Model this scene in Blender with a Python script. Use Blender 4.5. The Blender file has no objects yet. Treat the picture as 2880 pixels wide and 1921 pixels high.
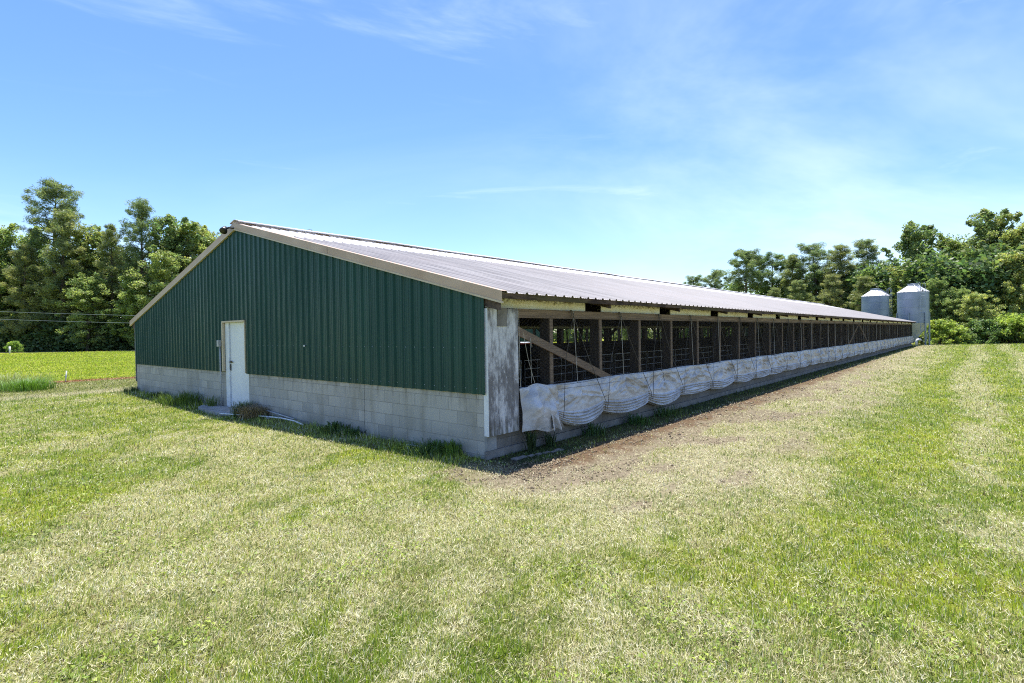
import bpy, math, random
import numpy as np
from mathutils import Matrix, Vector
S = bpy.context.scene
R = math.radians

# ------------------------------------------------------------------ camera
FOC = 1529.03
CAM = np.array([-5.6927, -5.4495, 1.8289])
YAW, PIT, ROL = 0.71229, -0.01576, -0.01342
FW = np.array([math.cos(YAW)*math.cos(PIT), math.sin(YAW)*math.cos(PIT), math.sin(PIT)])
_r = np.array([math.sin(YAW), -math.cos(YAW), 0.0]); _u = np.cross(_r, FW)
RT = math.cos(ROL)*_r + math.sin(ROL)*_u
UP = -math.sin(ROL)*_r + math.cos(ROL)*_u
cd = bpy.data.cameras.new('camera'); cam = bpy.data.objects.new('camera', cd)
S.collection.objects.link(cam); S.camera = cam
cd.sensor_width = 36.0; cd.lens = 36.0*FOC/2880.0; cd.clip_start = 0.05; cd.clip_end = 3000
M3 = Matrix(((RT[0], UP[0], -FW[0]), (RT[1], UP[1], -FW[1]), (RT[2], UP[2], -FW[2])))
cam.matrix_world = Matrix.Translation(Vector(CAM)) @ M3.to_4x4()

# ------------------------------------------------------------------ sky, sun, exposure
SUN = Vector((0.176, 0.172, 0.969)).normalized()
ELEV = math.asin(SUN.z); AZ = math.atan2(SUN.x, SUN.y)
W = bpy.data.worlds.new("World"); S.world = W; W.use_nodes = True
wn = W.node_tree; wn.nodes.clear()
def wnode(t, **k):
    n = wn.nodes.new(t)
    for a, b in k.items(): setattr(n, a, b)
    return n
sky = wnode('ShaderNodeTexSky', sky_type='NISHITA', sun_disc=False)
sky.sun_elevation = ELEV; sky.sun_rotation = AZ; sky.altitude = 0; sky.air_density = 1.0; sky.dust_density = 0.5; sky.ozone_density = 4.0
hs = wnode('ShaderNodeHueSaturation'); hs.inputs['Hue'].default_value = .508; hs.inputs['Saturation'].default_value = 1.19; hs.inputs['Value'].default_value = .93
wn.links.new(sky.outputs[0], hs.inputs['Color'])
tc = wnode('ShaderNodeTexCoord')
def cloud(scale, rot, lo, hi, det, amt):
    mp = wnode('ShaderNodeMapping'); mp.inputs['Scale'].default_value = scale; mp.inputs['Rotation'].default_value = rot
    wn.links.new(tc.outputs['Generated'], mp.inputs['Vector'])
    nz = wnode('ShaderNodeTexNoise'); nz.inputs['Scale'].default_value = 1.0; nz.inputs['Detail'].default_value = det
    nz.inputs['Roughness'].default_value = 0.6; nz.inputs['Distortion'].default_value = 0.6
    wn.links.new(mp.outputs[0], nz.inputs['Vector'])
    mr = wnode('ShaderNodeMapRange'); mr.interpolation_type = 'SMOOTHSTEP'
    mr.inputs['From Min'].default_value = lo; mr.inputs['From Max'].default_value = hi; mr.inputs['To Max'].default_value = amt
    wn.links.new(nz.outputs['Fac'], mr.inputs['Value'])
    return mr.outputs[0]
c1 = cloud((0.9, 2.2, 11.0), (0.16, 0.2, R(-25)), 0.47, 0.84, 7, 0.33)
c2 = cloud((0.9, 1.6, 3.0), (0, 0.15, R(-50)), 0.36, 0.80, 6, 0.6)
# a thin veil of high cloud lies over the southern half of the sky
dt = wnode('ShaderNodeVectorMath', operation='DOT_PRODUCT'); wn.links.new(tc.outputs['Generated'], dt.inputs[0]); dt.inputs[1].default_value = (0.93, -0.37, 0.0)
vm = wnode('ShaderNodeMapRange'); vm.interpolation_type = 'SMOOTHSTEP'; vm.inputs['From Min'].default_value = 0.25; vm.inputs['From Max'].default_value = 1.05; vm.inputs['To Min'].default_value = 0.12; vm.inputs['To Max'].default_value = 0.62
wn.links.new(dt.outputs['Value'], vm.inputs['Value'])
c3 = wnode('ShaderNodeMath', operation='MULTIPLY'); wn.links.new(c2, c3.inputs[0]); wn.links.new(vm.outputs[0], c3.inputs[1])
mx = wnode('ShaderNodeMath', operation='MAXIMUM'); wn.links.new(c1, mx.inputs[0]); wn.links.new(c3.outputs[0], mx.inputs[1])
mc = wnode('ShaderNodeMix', data_type='RGBA'); wn.links.new(mx.outputs[0], mc.inputs['Factor'])
wn.links.new(hs.outputs[0], mc.inputs['A']); mc.inputs['B'].default_value = (6.6, 7.2, 8.2, 1)
bg = wnode('ShaderNodeBackground'); bg.inputs['Strength'].default_value = 0.135
wn.links.new(mc.outputs['Result'], bg.inputs['Color'])
wo = wnode('ShaderNodeOutputWorld'); wn.links.new(bg.outputs[0], wo.inputs['Surface'])
sl = bpy.data.lights.new('sun', 'SUN'); sl.energy = 5.0; sl.angle = R(0.53); sl.color = (1.0, 0.95, 0.87)
so = bpy.data.objects.new('sun', sl); S.collection.objects.link(so)
so.rotation_euler = (-SUN).to_track_quat('-Z', 'Y').to_euler(); so.location = (0, 0, 40)
S.view_settings.view_transform = 'Standard'; S.view_settings.look = 'None'
S.view_settings.exposure = 0.92; S.view_settings.gamma = 1.0; S.view_settings.use_curve_mapping = False
S.render.engine = 'CYCLES'
S.cycles.max_bounces = 6; S.cycles.diffuse_bounces = 4; S.cycles.glossy_bounces = 2; S.cycles.transmission_bounces = 3
S.cycles.caustics_reflective = False; S.cycles.caustics_refractive = False
S.cycles.use_denoising = False
S.cycles.pixel_filter_type = 'BLACKMAN_HARRIS'; S.cycles.filter_width = 1.1

# ------------------------------------------------------------------ helpers
LNK = S.collection.objects.link
def tag(o, label=None, cat=None, group=None, kind=None):
    if label: o['label'] = label
    if cat: o['category'] = cat
    if group: o['group'] = group
    if kind: o['kind'] = kind
    return o
def empty(name, loc=(0, 0, 0), rz=0.0):
    o = bpy.data.objects.new(name, None); LNK(o); o.location = loc; o.rotation_euler = (0, 0, rz); o.empty_display_size = 0.3
    return o
class MB:
    def __init__(s): s.v = []; s.f = []
    def add(s, vs, fs):
        b = len(s.v); s.v += [tuple(map(float, p)) for p in vs]; s.f += [tuple(i+b for i in f) for f in fs]; return s
    def box(s, a, b):
        (x0, y0, z0), (x1, y1, z1) = a, b
        return s.add([(x0,y0,z0),(x1,y0,z0),(x1,y1,z0),(x0,y1,z0),(x0,y0,z1),(x1,y0,z1),(x1,y1,z1),(x0,y1,z1)],
                     [(0,3,2,1),(4,5,6,7),(0,1,5,4),(1,2,6,5),(2,3,7,6),(3,0,4,7)])
    def beam(s, p, q, w, h, up=(0, 0, 1)):
        p = Vector(p); q = Vector(q); d = (q-p).normalized(); a = d.cross(Vector(up)).normalized(); b = a.cross(d)
        vs = [e + a*(sx*w/2) + b*(sy*h/2) for e in (p, q) for sx, sy in ((-1,-1),(1,-1),(1,1),(-1,1))]
        return s.add(vs, [(0,1,2,3),(7,6,5,4),(0,4,5,1),(1,5,6,2),(2,6,7,3),(3,7,4,0)])
    def tube(s, pts, r, n=6, cap=True):
        pts = [Vector(p) for p in pts]; rings = []
        rr = r if isinstance(r, (list, tuple)) else [r]*len(pts)
        for i, p in enumerate(pts):
            d = (pts[min(i+1, len(pts)-1)] - pts[max(i-1, 0)]).normalized()
            a = d.cross(Vector((0.13, 0.27, 1)) if abs(d.z) < .9 else Vector((1, 0.1, 0))).normalized(); b = d.cross(a)
            rings.append([p + a*(rr[i]*math.cos(2*math.pi*k/n)) + b*(rr[i]*math.sin(2*math.pi*k/n)) for k in range(n)])
        vs = [v for g in rings for v in g]; fs = []
        for i in range(len(pts)-1):
            for k in range(n):
                a0 = i*n+k; a1 = i*n+(k+1) % n; fs.append((a0, a1, a1+n, a0+n))
        if cap: fs += [tuple(range(n))[::-1], tuple((len(pts)-1)*n+k for k in range(n))]
        return s.add(vs, fs)
    def lathe(s, prof, n=40, c=(0, 0)):
        vs = [(c[0]+r*math.cos(2*math.pi*k/n), c[1]+r*math.sin(2*math.pi*k/n), z) for r, z in prof for k in range(n)]
        fs = [(i*n+k, i*n+(k+1) % n, (i+1)*n+(k+1) % n, (i+1)*n+k) for i in range(len(prof)-1) for k in range(n)]
        return s.add(vs, fs)
    def build(s, name, mat, parent=None, smooth=False):
        me = bpy.data.meshes.new(name); me.from_pydata(s.v, [], s.f); me.update()
        if mat: me.materials.append(mat)
        if smooth: me.shade_smooth()
        o = bpy.data.objects.new(name, me); LNK(o)
        if parent: o.parent = parent
        return o
def np_mesh(name, V, F, mat, parent=None, smooth=False, col=None):
    """V (n,3) array, F (m,k) array; col (n,3) optional albedo per vertex."""
    V = np.asarray(V, np.float32); F = np.asarray(F, np.int32); k = F.shape[1]
    me = bpy.data.meshes.new(name)
    me.vertices.add(len(V)); me.vertices.foreach_set('co', V.ravel())
    me.loops.add(F.size); me.loops.foreach_set('vertex_index', F.ravel())
    me.polygons.add(len(F)); me.polygons.foreach_set('loop_start', np.arange(0, F.size, k, dtype=np.int32))
    if smooth: me.polygons.foreach_set('use_smooth', np.ones(len(F), bool))
    if col is not None:
        at = me.color_attributes.new('tint', 'FLOAT_COLOR', 'POINT')
        at.data.foreach_set('color', np.concatenate([col, np.ones((len(V), 1))], 1).astype(np.float32).ravel())
    me.update(calc_edges=True)
    if mat: me.materials.append(mat)
    o = bpy.data.objects.new(name, me); LNK(o)
    if parent: o.parent = parent
    return o
def copy_tree(o, parent=None):
    c = o.copy(); LNK(c); c.parent = parent
    for ch in list(o.children): copy_tree(ch, c)
    return c
# numpy value noise
def _h(ix, iy, s):
    n = (ix*374761393 + iy*668265263 + s*1442695041) & 0xffffffff
    n = ((n ^ (n >> 13))*1274126177) & 0xffffffff
    n = ((n ^ (n >> 16))*2246822519) & 0xffffffff
    return ((n ^ (n >> 15)) & 0xffff)/65535.0
def vnoise(x, y, s=0):
    x = np.asarray(x, float); y = np.asarray(y, float)
    ix = np.floor(x).astype(np.int64); iy = np.floor(y).astype(np.int64); fx = x-ix; fy = y-iy
    fx = fx*fx*(3-2*fx); fy = fy*fy*(3-2*fy)
    a = _h(ix, iy, s); b = _h(ix+1, iy, s); c = _h(ix, iy+1, s); d = _h(ix+1, iy+1, s)
    return (a*(1-fx)+b*fx)*(1-fy) + (c*(1-fx)+d*fx)*fy
def fbm(x, y, s=0, o=4):
    t = 0; a = 1; w = 0
    for i in range(o):
        t = t + a*vnoise(x*2**i+17.3*i, y*2**i-9.1*i, s+i); w += a; a *= .5
    return t/w
def sst(a, b, x):
    t = np.clip((x-a)/(b-a), 0, 1); return t*t*(3-2*t)
def crumple(u, v, seed, n=16, cell=.5):
    """crisp random creases, like handled plastic sheet"""
    g = np.random.RandomState(seed); h = 0
    for i in range(n):
        a = g.random()*6.283; p = g.random(2)*[u.max()+1e-6, v.max()+1e-6]; wd = cell*g.uniform(.35, 1.0); am = g.uniform(.4, 1.0)*wd
        q = (u-p[0])*math.cos(a)+(v-p[1])*math.sin(a)+.05*(vnoise(u*4, v*4, seed+i)-.5); t = (u-p[0])*-math.sin(a)+(v-p[1])*math.cos(a)
        h = h+am*np.clip(1-np.abs(q)/wd, 0, 1)*np.exp(-(t/(wd*1.6))**2)*(1 if g.random() < .62 else -1)
    return h
def hpx(x): return 936.4 - 0.01342*(x-1440)           # horizon row of the survey
def gp(px, D):                                          # ground point along a bearing at a depth
    v = FW + RT*((px-1440)/FOC); p = CAM + D*v
    return float(p[0]), float(p[1])
def hgt(px, ytop, D): return 1.83 + (hpx(px)-ytop)/FOC*D

# ------------------------------------------------------------------ materials
class NT:
    def __init__(s, name):
        s.m = bpy.data.materials.new(name); s.m.use_nodes = True; s.t = s.m.node_tree; s.t.nodes.clear()
        s.out = s.n('ShaderNodeOutputMaterial')
    def n(s, t, **k):
        x = s.t.nodes.new(t)
        for a, b in k.items():
            if a.startswith('i_'): x.inputs[a[2:].replace('_', ' ')].default_value = b
            else: setattr(x, a, b)
        return x
    def l(s, a, b): s.t.links.new(a, b)
    def coord(s, scale=(1, 1, 1), rnd=False):
        tc = s.n('ShaderNodeTexCoord'); mp = s.n('ShaderNodeMapping'); mp.inputs['Scale'].default_value = scale
        s.l(tc.outputs['Object'], mp.inputs['Vector'])
        if rnd:
            oi = s.n('ShaderNodeObjectInfo'); ml = s.n('ShaderNodeMath', operation='MULTIPLY'); ml.inputs[1].default_value = 57.0
            s.l(oi.outputs['Random'], ml.inputs[0]); s.l(ml.outputs[0], mp.inputs['Location'])
        return mp.outputs[0]
    def noise(s, scale, vec=None, det=4, rough=.55, dist=0.0):
        z = s.n('ShaderNodeTexNoise'); z.inputs['Scale'].default_value = scale; z.inputs['Detail'].default_value = det
        z.inputs['Roughness'].default_value = rough; z.inputs['Distortion'].default_value = dist
        if vec is not None: s.l(vec, z.inputs['Vector'])
        return z.outputs['Fac']
    def ramp(s, fac, *stops):
        r = s.n('ShaderNodeValToRGB'); e = r.color_ramp.elements
        while len(e) < len(stops): e.new(0.5)
        for el, (p, c) in zip(e, stops): el.position = p; el.color = (*c, 1) if len(c) == 3 else c
        s.l(fac, r.inputs[0]); return r.outputs[0]
    def mr(s, v, a, b, c=0.0, d=1.0):
        m = s.n('ShaderNodeMapRange'); m.interpolation_type = 'SMOOTHSTEP'
        for k, q in zip(('From Min', 'From Max', 'To Min', 'To Max'), (a, b, c, d)): m.inputs[k].default_value = q
        s.l(v, m.inputs['Value']); return m.outputs[0]
    def mix(s, f, a, b, mode='MIX'):
        m = s.n('ShaderNodeMix', data_type='RGBA', blend_type=mode)
        for k, q in (('Factor', f), ('A', a), ('B', b)):
            if isinstance(q, (int, float)): m.inputs[k].default_value = q
            elif isinstance(q, tuple): m.inputs[k].default_value = (*q, 1)
            else: s.l(q, m.inputs[k])
        return m.outputs['Result']
    def math(s, op, a, b=0.0):
        m = s.n('ShaderNodeMath', operation=op)
        for i, q in enumerate((a, b)):
            if isinstance(q, (int, float)): m.inputs[i].default_value = q
            else: s.l(q, m.inputs[i])
        return m.outputs[0]
    def pbr(s, col, rough=.6, metal=0.0, bump=None, bstr=.3, bdist=.01, spec=.5):
        p = s.n('ShaderNodeBsdfPrincipled')
        for k, q in (('Base Color', col), ('Roughness', rough), ('Metallic', metal)):
            if isinstance(q, (int, float)): p.inputs[k].default_value = q
            elif isinstance(q, tuple): p.inputs[k].default_value = (*q, 1)
            else: s.l(q, p.inputs[k])
        p.inputs['Specular IOR Level'].default_value = spec
        if bump is not None:
            b = s.n('ShaderNodeBump'); b.inputs['Strength'].default_value = bstr; b.inputs['Distance'].default_value = bdist
            s.l(bump, b.inputs['Height']); s.l(b.outputs[0], p.inputs['Normal'])
        s.l(p.outputs[0], s.out.inputs['Surface']); return s.m
def plain(name, c1, c2, scale=6.0, rough=.6, metal=0.0, stretch=(1, 1, 1), bs=.25, bd=.004, lo=.35, hi=.68, spec=.4, rnd=False):
    k = NT(name); v = k.coord(stretch, rnd); f = k.noise(scale, v, 6, .62)
    return k.pbr(k.ramp(f, (lo, c1), (hi, c2)), rough, metal, f, bs, bd, spec)

M = {}
M['wood_dark'] = plain('weathered dark timber', (.045, .032, .026), (.13, .095, .075), 5, .8, 0, (.6, 3, 3), .4, .004, rnd=True)
M['wood'] = plain('weathered brown timber', (.145, .100, .070), (.29, .21, .15), 4, .8, 0, (.5, 4, 9), .4, .003)
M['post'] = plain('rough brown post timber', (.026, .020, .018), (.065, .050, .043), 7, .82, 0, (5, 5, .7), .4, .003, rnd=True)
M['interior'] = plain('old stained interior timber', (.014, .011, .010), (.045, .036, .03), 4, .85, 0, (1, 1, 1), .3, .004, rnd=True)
M['pen_rod'] = plain('galvanised pen rods', (.26, .25, .24), (.45, .44, .43), 12, .5, .3, rnd=True)
M['slab'] = plain('stained concrete floor', (.035, .03, .026), (.08, .07, .06), 2, .8)
M['tan'] = plain('tan painted trim', (.45, .31, .21), (.55, .40, .29), 2.2, .5, .0, (1, .5, 1), .15, .004)
M['tan_light'] = plain('pale tan trim', (.50, .40, .27), (.60, .50, .36), 3, .5)
M['white_door'] = plain('white painted door', (.66, .68, .72), (.74, .76, .80), 1.4, .45, 0, (1, 1, .4), .08, .003)
M['white_trim'] = plain('white painted trim', (.62, .64, .68), (.76, .78, .82), 5, .5)
M['galv'] = plain('galvanised steel', (.23, .275, .35), (.31, .355, .43), 1.1, .45, .25, (1, 1, 1), .1, .003)
M['galv_roof'] = plain('pale galvanised bin roof', (.55, .55, .57), (.66, .66, .68), 1.2, .45, .2)
M['hopper'] = plain('dull galvanised hopper', (.40, .43, .42), (.54, .56, .54), 1.5, .5, .15)
M['steel_leg'] = plain('blue grey steel', (.20, .25, .29), (.30, .35, .39), 3, .5, .3)
M['rope'] = plain('old cord', (.05, .045, .04), (.13, .115, .10), 20, .8)
M['cord'] = plain('pale cord', (.34, .32, .28), (.5, .47, .42), 20, .8)
M['black'] = plain('black plastic', (.012, .012, .013), (.03, .03, .032), 8, .4)
M['conduit'] = plain('grey conduit', (.36, .37, .38), (.5, .51, .52), 8, .5)
M['pvc'] = plain('white pvc', (.62, .63, .63), (.76, .77, .77), 10, .5)
M['concrete'] = plain('old concrete', (.22, .22, .21), (.38, .38, .37), 5, .85, 0, (1, 1, 1), .5, .01)
M['footing'] = plain('stained footing', (.15, .135, .12), (.26, .24, .22), 5, .9, 0, (1, 1, 1), .5, .01)
M['dead'] = plain('dead grass', (.22, .15, .10), (.42, .32, .22), 8, .9)
M['red'] = plain('red paint', (.28, .03, .025), (.36, .05, .04), 3, .5)
M['bark'] = plain('bark', (.05, .04, .034), (.16, .125, .10), 3, .9, 0, (3, 3, .6), .8, .05)
M['netting'] = plain('rusty wire netting', (.05, .042, .038), (.13, .11, .10), 30, .6, .3)

def siding_mat(name):
    k = NT(name); v = k.coord((1, 3, .35)); f = k.noise(2.2, v, 5); v2 = k.coord((1, 1, .5)); g = k.noise(.7, v2, 4); st = k.noise(5, k.coord((1, 6, .25)), 6, .7)
    c = k.mix(k.mr(f, .35, .7), (.004, .050, .038), (.009, .066, .050))
    tc = k.n('ShaderNodeTexCoord'); sp = k.n('ShaderNodeSeparateXYZ'); k.l(tc.outputs['Object'], sp.inputs[0])
    fr = k.math('FRACT', k.math('DIVIDE', k.math('ADD', sp.outputs['Y'], 40*.2345-8.372), .2345))
    pan = k.math('MULTIPLY', k.mr(fr, .31, .36), k.mr(fr, .90, .97, 1, 0))
    c = k.mix(k.math('MULTIPLY', pan, k.mr(g, .25, .75, .22, .62)), c, (.032, .080, .068))  # pans lighter than rib sides: shading of the folds put into the colour
    c = k.mix(k.math('MULTIPLY', k.mr(st, .55, .78), .25), c, (.09, .12, .115))
    pn = k.math('DIVIDE', k.math('ADD', sp.outputs['Y'], 40*.2345-8.372), .938); wnz = k.n('ShaderNodeTexWhiteNoise', noise_dimensions='1D'); k.l(k.math('FLOOR', pn), wnz.inputs['W'])
    c = k.mix(k.math('MULTIPLY', wnz.outputs['Value'], .30), c, (.004, .040, .036)); lp = k.math('FRACT', pn); c = k.mix(k.mr(lp, .004, .012, .7, 0), c, (.07, .12, .11))
    z = sp.outputs['Z']; c = k.mix(k.math('MULTIPLY', k.mr(z, .94, 1.5, .5, 0), k.mr(st, .4, .65)), c, (.02, .045, .03))
    return k.pbr(c, k.mr(g, .3, .7, .38, .55), 0.0, f, .05, .004, .3)
M['green'] = siding_mat('dark green metal siding')
def roof_mat(name, a, b, rust):
    k = NT(name); v = k.coord((4, .25, .25)); f = k.noise(2.0, v, 6); v2 = k.coord((1, 1, 1)); g = k.noise(.35, v2, 5); r = k.noise(1.3, k.coord((2, .5, .5)), 7, .7)
    c = k.mix(k.mr(f, .35, .68), a, b); c = k.mix(k.mr(g, .4, .7, 0, .45), c, (.36, .325, .32))
    c = k.mix(k.mr(r, .60, .80, 0, rust), c, (.20, .13, .10))
    return k.pbr(c, k.mr(f, .3, .7, .50, .65), .05, f, .1, .003, .5)
M['roof'] = roof_mat('dulled galvanised roof sheet', (.235, .22, .22), (.365, .345, .345), .75)
M['roof_clean'] = roof_mat('bright galvanised roof sheet', (.62, .61, .62), (.74, .73, .74), .12)
def block_mat(name, ax, crack=False, gain=(1, 1, 1)):
    k = NT(name); tc = k.n('ShaderNodeTexCoord'); sp = k.n('ShaderNodeSeparateXYZ'); k.l(tc.outputs['Object'], sp.inputs[0])
    cb = k.n('ShaderNodeCombineXYZ'); a = k.math('ADD', sp.outputs[ax], 0.03); z = k.math('ADD', sp.outputs['Z'], 2*.2032-.047)
    k.l(a, cb.inputs[0]); k.l(z, cb.inputs[1])
    b = k.n('ShaderNodeTexBrick'); k.l(cb.outputs[0], b.inputs['Vector']); b.offset = .5; b.squash = 1
    for q, w in (('Scale', 1.0), ('Mortar Size', .0055), ('Mortar Smooth', .25), ('Bias', 0.0), ('Brick Width', .4064), ('Row Height', .2032)): b.inputs[q].default_value = w
    b.inputs['Color1'].default_value = (.33, .335, .33, 1); b.inputs['Color2'].default_value = (.47, .47, .46, 1); b.inputs['Mortar'].default_value = (.23, .23, .225, 1)
    v = k.coord((1, 1, 1)); g = k.noise(1.3, v, 6, .6); fine = k.noise(60, v, 3); st = k.noise(3.5, k.coord((1, 1, .22)), 5)
    c = k.mix(k.mr(g, .35, .7, 0, .55), b.outputs['Color'], (.40, .41, .42))
    c = k.mix(k.mr(fine, .3, .75, .25, 0), c, (.16, .16, .155))
    c = k.mix(k.mr(st, .48, .72, 0, .55), c, (.23, .225, .20))
    lo = k.mr(sp.outputs['Z'], .0, .45, .6, 0); c = k.mix(k.math('MULTIPLY', lo, k.mr(g, .35, .6)), c, (.17, .16, .13))
    hi = k.mr(sp.outputs['Z'], .62, .95, 0, .5); c = k.mix(k.math('MULTIPLY', hi, k.mr(k.noise(9, k.coord((1, 1, .12)), 4), .48, .66)), c, (.15, .145, .13))
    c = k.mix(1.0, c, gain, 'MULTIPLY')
    if crack:
        wob = k.noise(6, k.coord((0, 0, 1)), 4); w2 = k.math('MULTIPLY', k.math('SUBTRACT', wob, .5), .10)
        dd = k.math('ABSOLUTE', k.math('SUBTRACT', k.math('ADD', sp.outputs['Y'], w2), 3.02), 0)
        c = k.mix(k.mr(dd, .004, .009, .85, 0), c, (.05, .05, .05))
    h = k.math('SUBTRACT', k.math('MULTIPLY', fine, .25), b.outputs['Fac'])
    return k.pbr(c, .88, 0, h, .5, .006, .3)
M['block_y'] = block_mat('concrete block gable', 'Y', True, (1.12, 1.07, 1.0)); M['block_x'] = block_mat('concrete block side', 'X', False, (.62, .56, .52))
def board_mat():
    k = NT('weathered white corner board'); v = k.coord((1, 1, .45)); a = k.noise(3.0, v, 8, .7); sp = k.noise(26, k.coord((1, 1, .5)), 6, .7, .5); ss = k.noise(9, k.coord((1, 1, .16)), 7, .7)
    c = k.mix(k.mr(a, .42, .60), (.17, .162, .166), (.62, .62, .64)); c = k.mix(k.mr(ss, .45, .7, 0, .7), c, (.12, .112, .115))
    c = k.mix(k.mr(sp, .56, .68, 0, .75), c, (.62, .62, .64))
    z = k.n('ShaderNodeSeparateXYZ'); k.l(v, z.inputs[0]); lo = k.mr(z.outputs['Z'], .15, .30, .75, 0); g2 = k.noise(18, k.coord((1, 1, .2)), 5)
    c = k.mix(k.math('MULTIPLY', lo, k.mr(g2, .35, .65)), c, (.07, .065, .03))
    return k.pbr(c, .8, 0, sp, .3, .003, .3)
M['board'] = board_mat()
def cream_mat():
    k = NT('mouldy cream board'); v = k.coord((1, 1, 1)); a = k.noise(2.2, v, 6, .6); b = k.noise(14, k.coord((1, 1, 1.6)), 8, .75)
    c = k.mix(k.mr(a, .4, .62), (.80, .74, .60), (.86, .84, .78))
    z = k.n('ShaderNodeSeparateXYZ'); k.l(v, z.inputs[0]); top = k.mr(z.outputs['Z'], 2.24, 2.36, .0, .26)
    c = k.mix(k.mr(k.math('ADD', b, top), .66, .80, 0, .85), c, (.10, .075, .03))
    return k.pbr(c, .7, 0, b, .15, .003, .3)
M['cream'] = cream_mat()
def fascia_mat():
    k = NT('rotting brown eave board'); v = k.coord((.6, 1, 2)); a = k.noise(4, v, 8, .7); b = k.noise(1.2, v, 5)
    c = k.mix(k.mr(a, .4, .62), (.035, .022, .016), (.12, .078, .052)); c = k.mix(k.mr(b, .5, .65, 0, .6), c, (.10, .085, .03))
    return k.pbr(c, .85, 0, a, .6, .01, .2)
M['fascia'] = fascia_mat()
def tarp_mat():
    k = NT('dirty white tarpaulin'); v = k.coord((1, 1, 1)); a = k.noise(1.6, k.coord((1, 1, 1.8)), 7, .62, .6); b = k.noise(7, v, 7, .7, .4); w = k.noise(260, v, 2)
    c = k.mix(k.mr(a, .40, .66, 0, .8), (.52, .525, .55), (.32, .29, .255)); c = k.mix(k.mr(b, .52, .72, 0, .6), c, (.20, .17, .135))
    p = k.pbr(c, .40, 0, b, .25, .008, .5)
    return p
M['tarp'] = tarp_mat()

def leaf_mat(name, gain=1.0, trans=.35, rough=.55):
    k = NT(name); at = k.n('ShaderNodeAttribute', attribute_name='tint'); oi = k.n('ShaderNodeObjectInfo')
    h = k.n('ShaderNodeHueSaturation'); k.l(at.outputs['Color'], h.inputs['Color'])
    k.l(k.math('ADD', k.math('MULTIPLY', oi.outputs['Random'], .03), .485), h.inputs['Hue']); h.inputs['Value'].default_value = gain
    p = k.n('ShaderNodeBsdfPrincipled'); p.inputs['Roughness'].default_value = rough; p.inputs['Specular IOR Level'].default_value = .5
    t = k.n('ShaderNodeBsdfTranslucent'); k.l(h.outputs[0], p.inputs['Base Color'])
    k.l(k.mix(1.0, h.outputs[0], (1.05, 1.12, .68), 'MULTIPLY'), t.inputs['Color'])
    m = k.n('ShaderNodeMixShader'); m.inputs[0].default_value = trans; k.l(p.outputs[0], m.inputs[1]); k.l(t.outputs[0], m.inputs[2])
    k.l(m.outputs[0], k.out.inputs['Surface']); return k.m
M['leaf'] = leaf_mat('foliage', 2.9, .48, .5)
M['blade'] = leaf_mat('grass blades', 1.0, .30, .6)
def ground_mat():
    k = NT('lawn and soil'); at = k.n('ShaderNodeAttribute', attribute_name='tint'); v = k.coord((1, 1, 1))
    f = k.noise(34, v, 6, .7); g = k.noise(5, v, 6, .65); f2 = k.noise(1.1, v, 6, .6)
    c = k.mix(k.mr(f, .3, .7, .55, 0), at.outputs['Color'], k.mix(1.0, at.outputs['Color'], (.42, .42, .38), 'MULTIPLY'))
    m1 = k.noise(13, v, 5, .75); c = k.mix(k.mr(m1, .50, .62, 0, .75), c, k.mix(1.0, c, (.40, .36, .32), 'MULTIPLY'))
    c = k.mix(k.mr(g, .5, .75, 0, .45), c, k.mix(1.0, c, (1.35, 1.2, 1.3), 'MULTIPLY'))
    c = k.mix(k.mr(f2, .5, .75, 0, .2), c, k.mix(1.0, c, (.75, .8, .7), 'MULTIPLY'))
    return k.pbr(c, .95, 0, k.math('ADD', f, g), .7, .03, .1)
M['ground'] = ground_mat()

# ------------------------------------------------------------------ the ground and its albedo
BL, BW = 63.7, 16.49          # barn length, width
STRAW = np.array([.54, .505, .275]); GREEN = np.array([.205, .295, .026]); LIME = np.array([.42, .47, .030]); DIRT = np.array([.36, .29, .215]); RED = np.array([.21, .125, .07]); SOIL = np.array([.075, .06, .045])
BLOBS = [(-4.26, 1.1, .7, .4), (-4.2, -.8, .8, .3), (-1.7, -2.1, 1.3, .25), (-2.7, -4.1, .7, .3), (.7, -5.6, .7, .4), (-1.5, 3.8, 1.4, .3), (-3.2, -1.6, 1.2, .22), (-2.6, 1.5, 1.2, .12), (1.4, -3.3, 1.3, .3),
         (-4.6, 3.2, .9, -.35), (-4.9, 1.6, .5, -.5), (-2.0, -3.4, .8, -.3), (-.3, -4.7, 1.0, -.35), (1.0, -4.4, 1.2, -.35), (3.5, -4.7, 1.6, -.3), (-5.0, -.6, .5, -.3), (-.9, 4.6, .7, -.2), (-.8, 1.6, .6, -.35), (8, -5, 3, -.25), (-1.3, 9, 1.5, -.15)]
def ground_z(X, Y):
    far = sst(52, 66, (X-CAM[0])*FW[0] + (Y-CAM[1])*FW[1])
    side = sst(0, 6, -Y)
    return 0.035*(fbm(X*.5, Y*.5, 5, 2)-.5) - .22*far*sst(40, 60, X)
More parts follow.
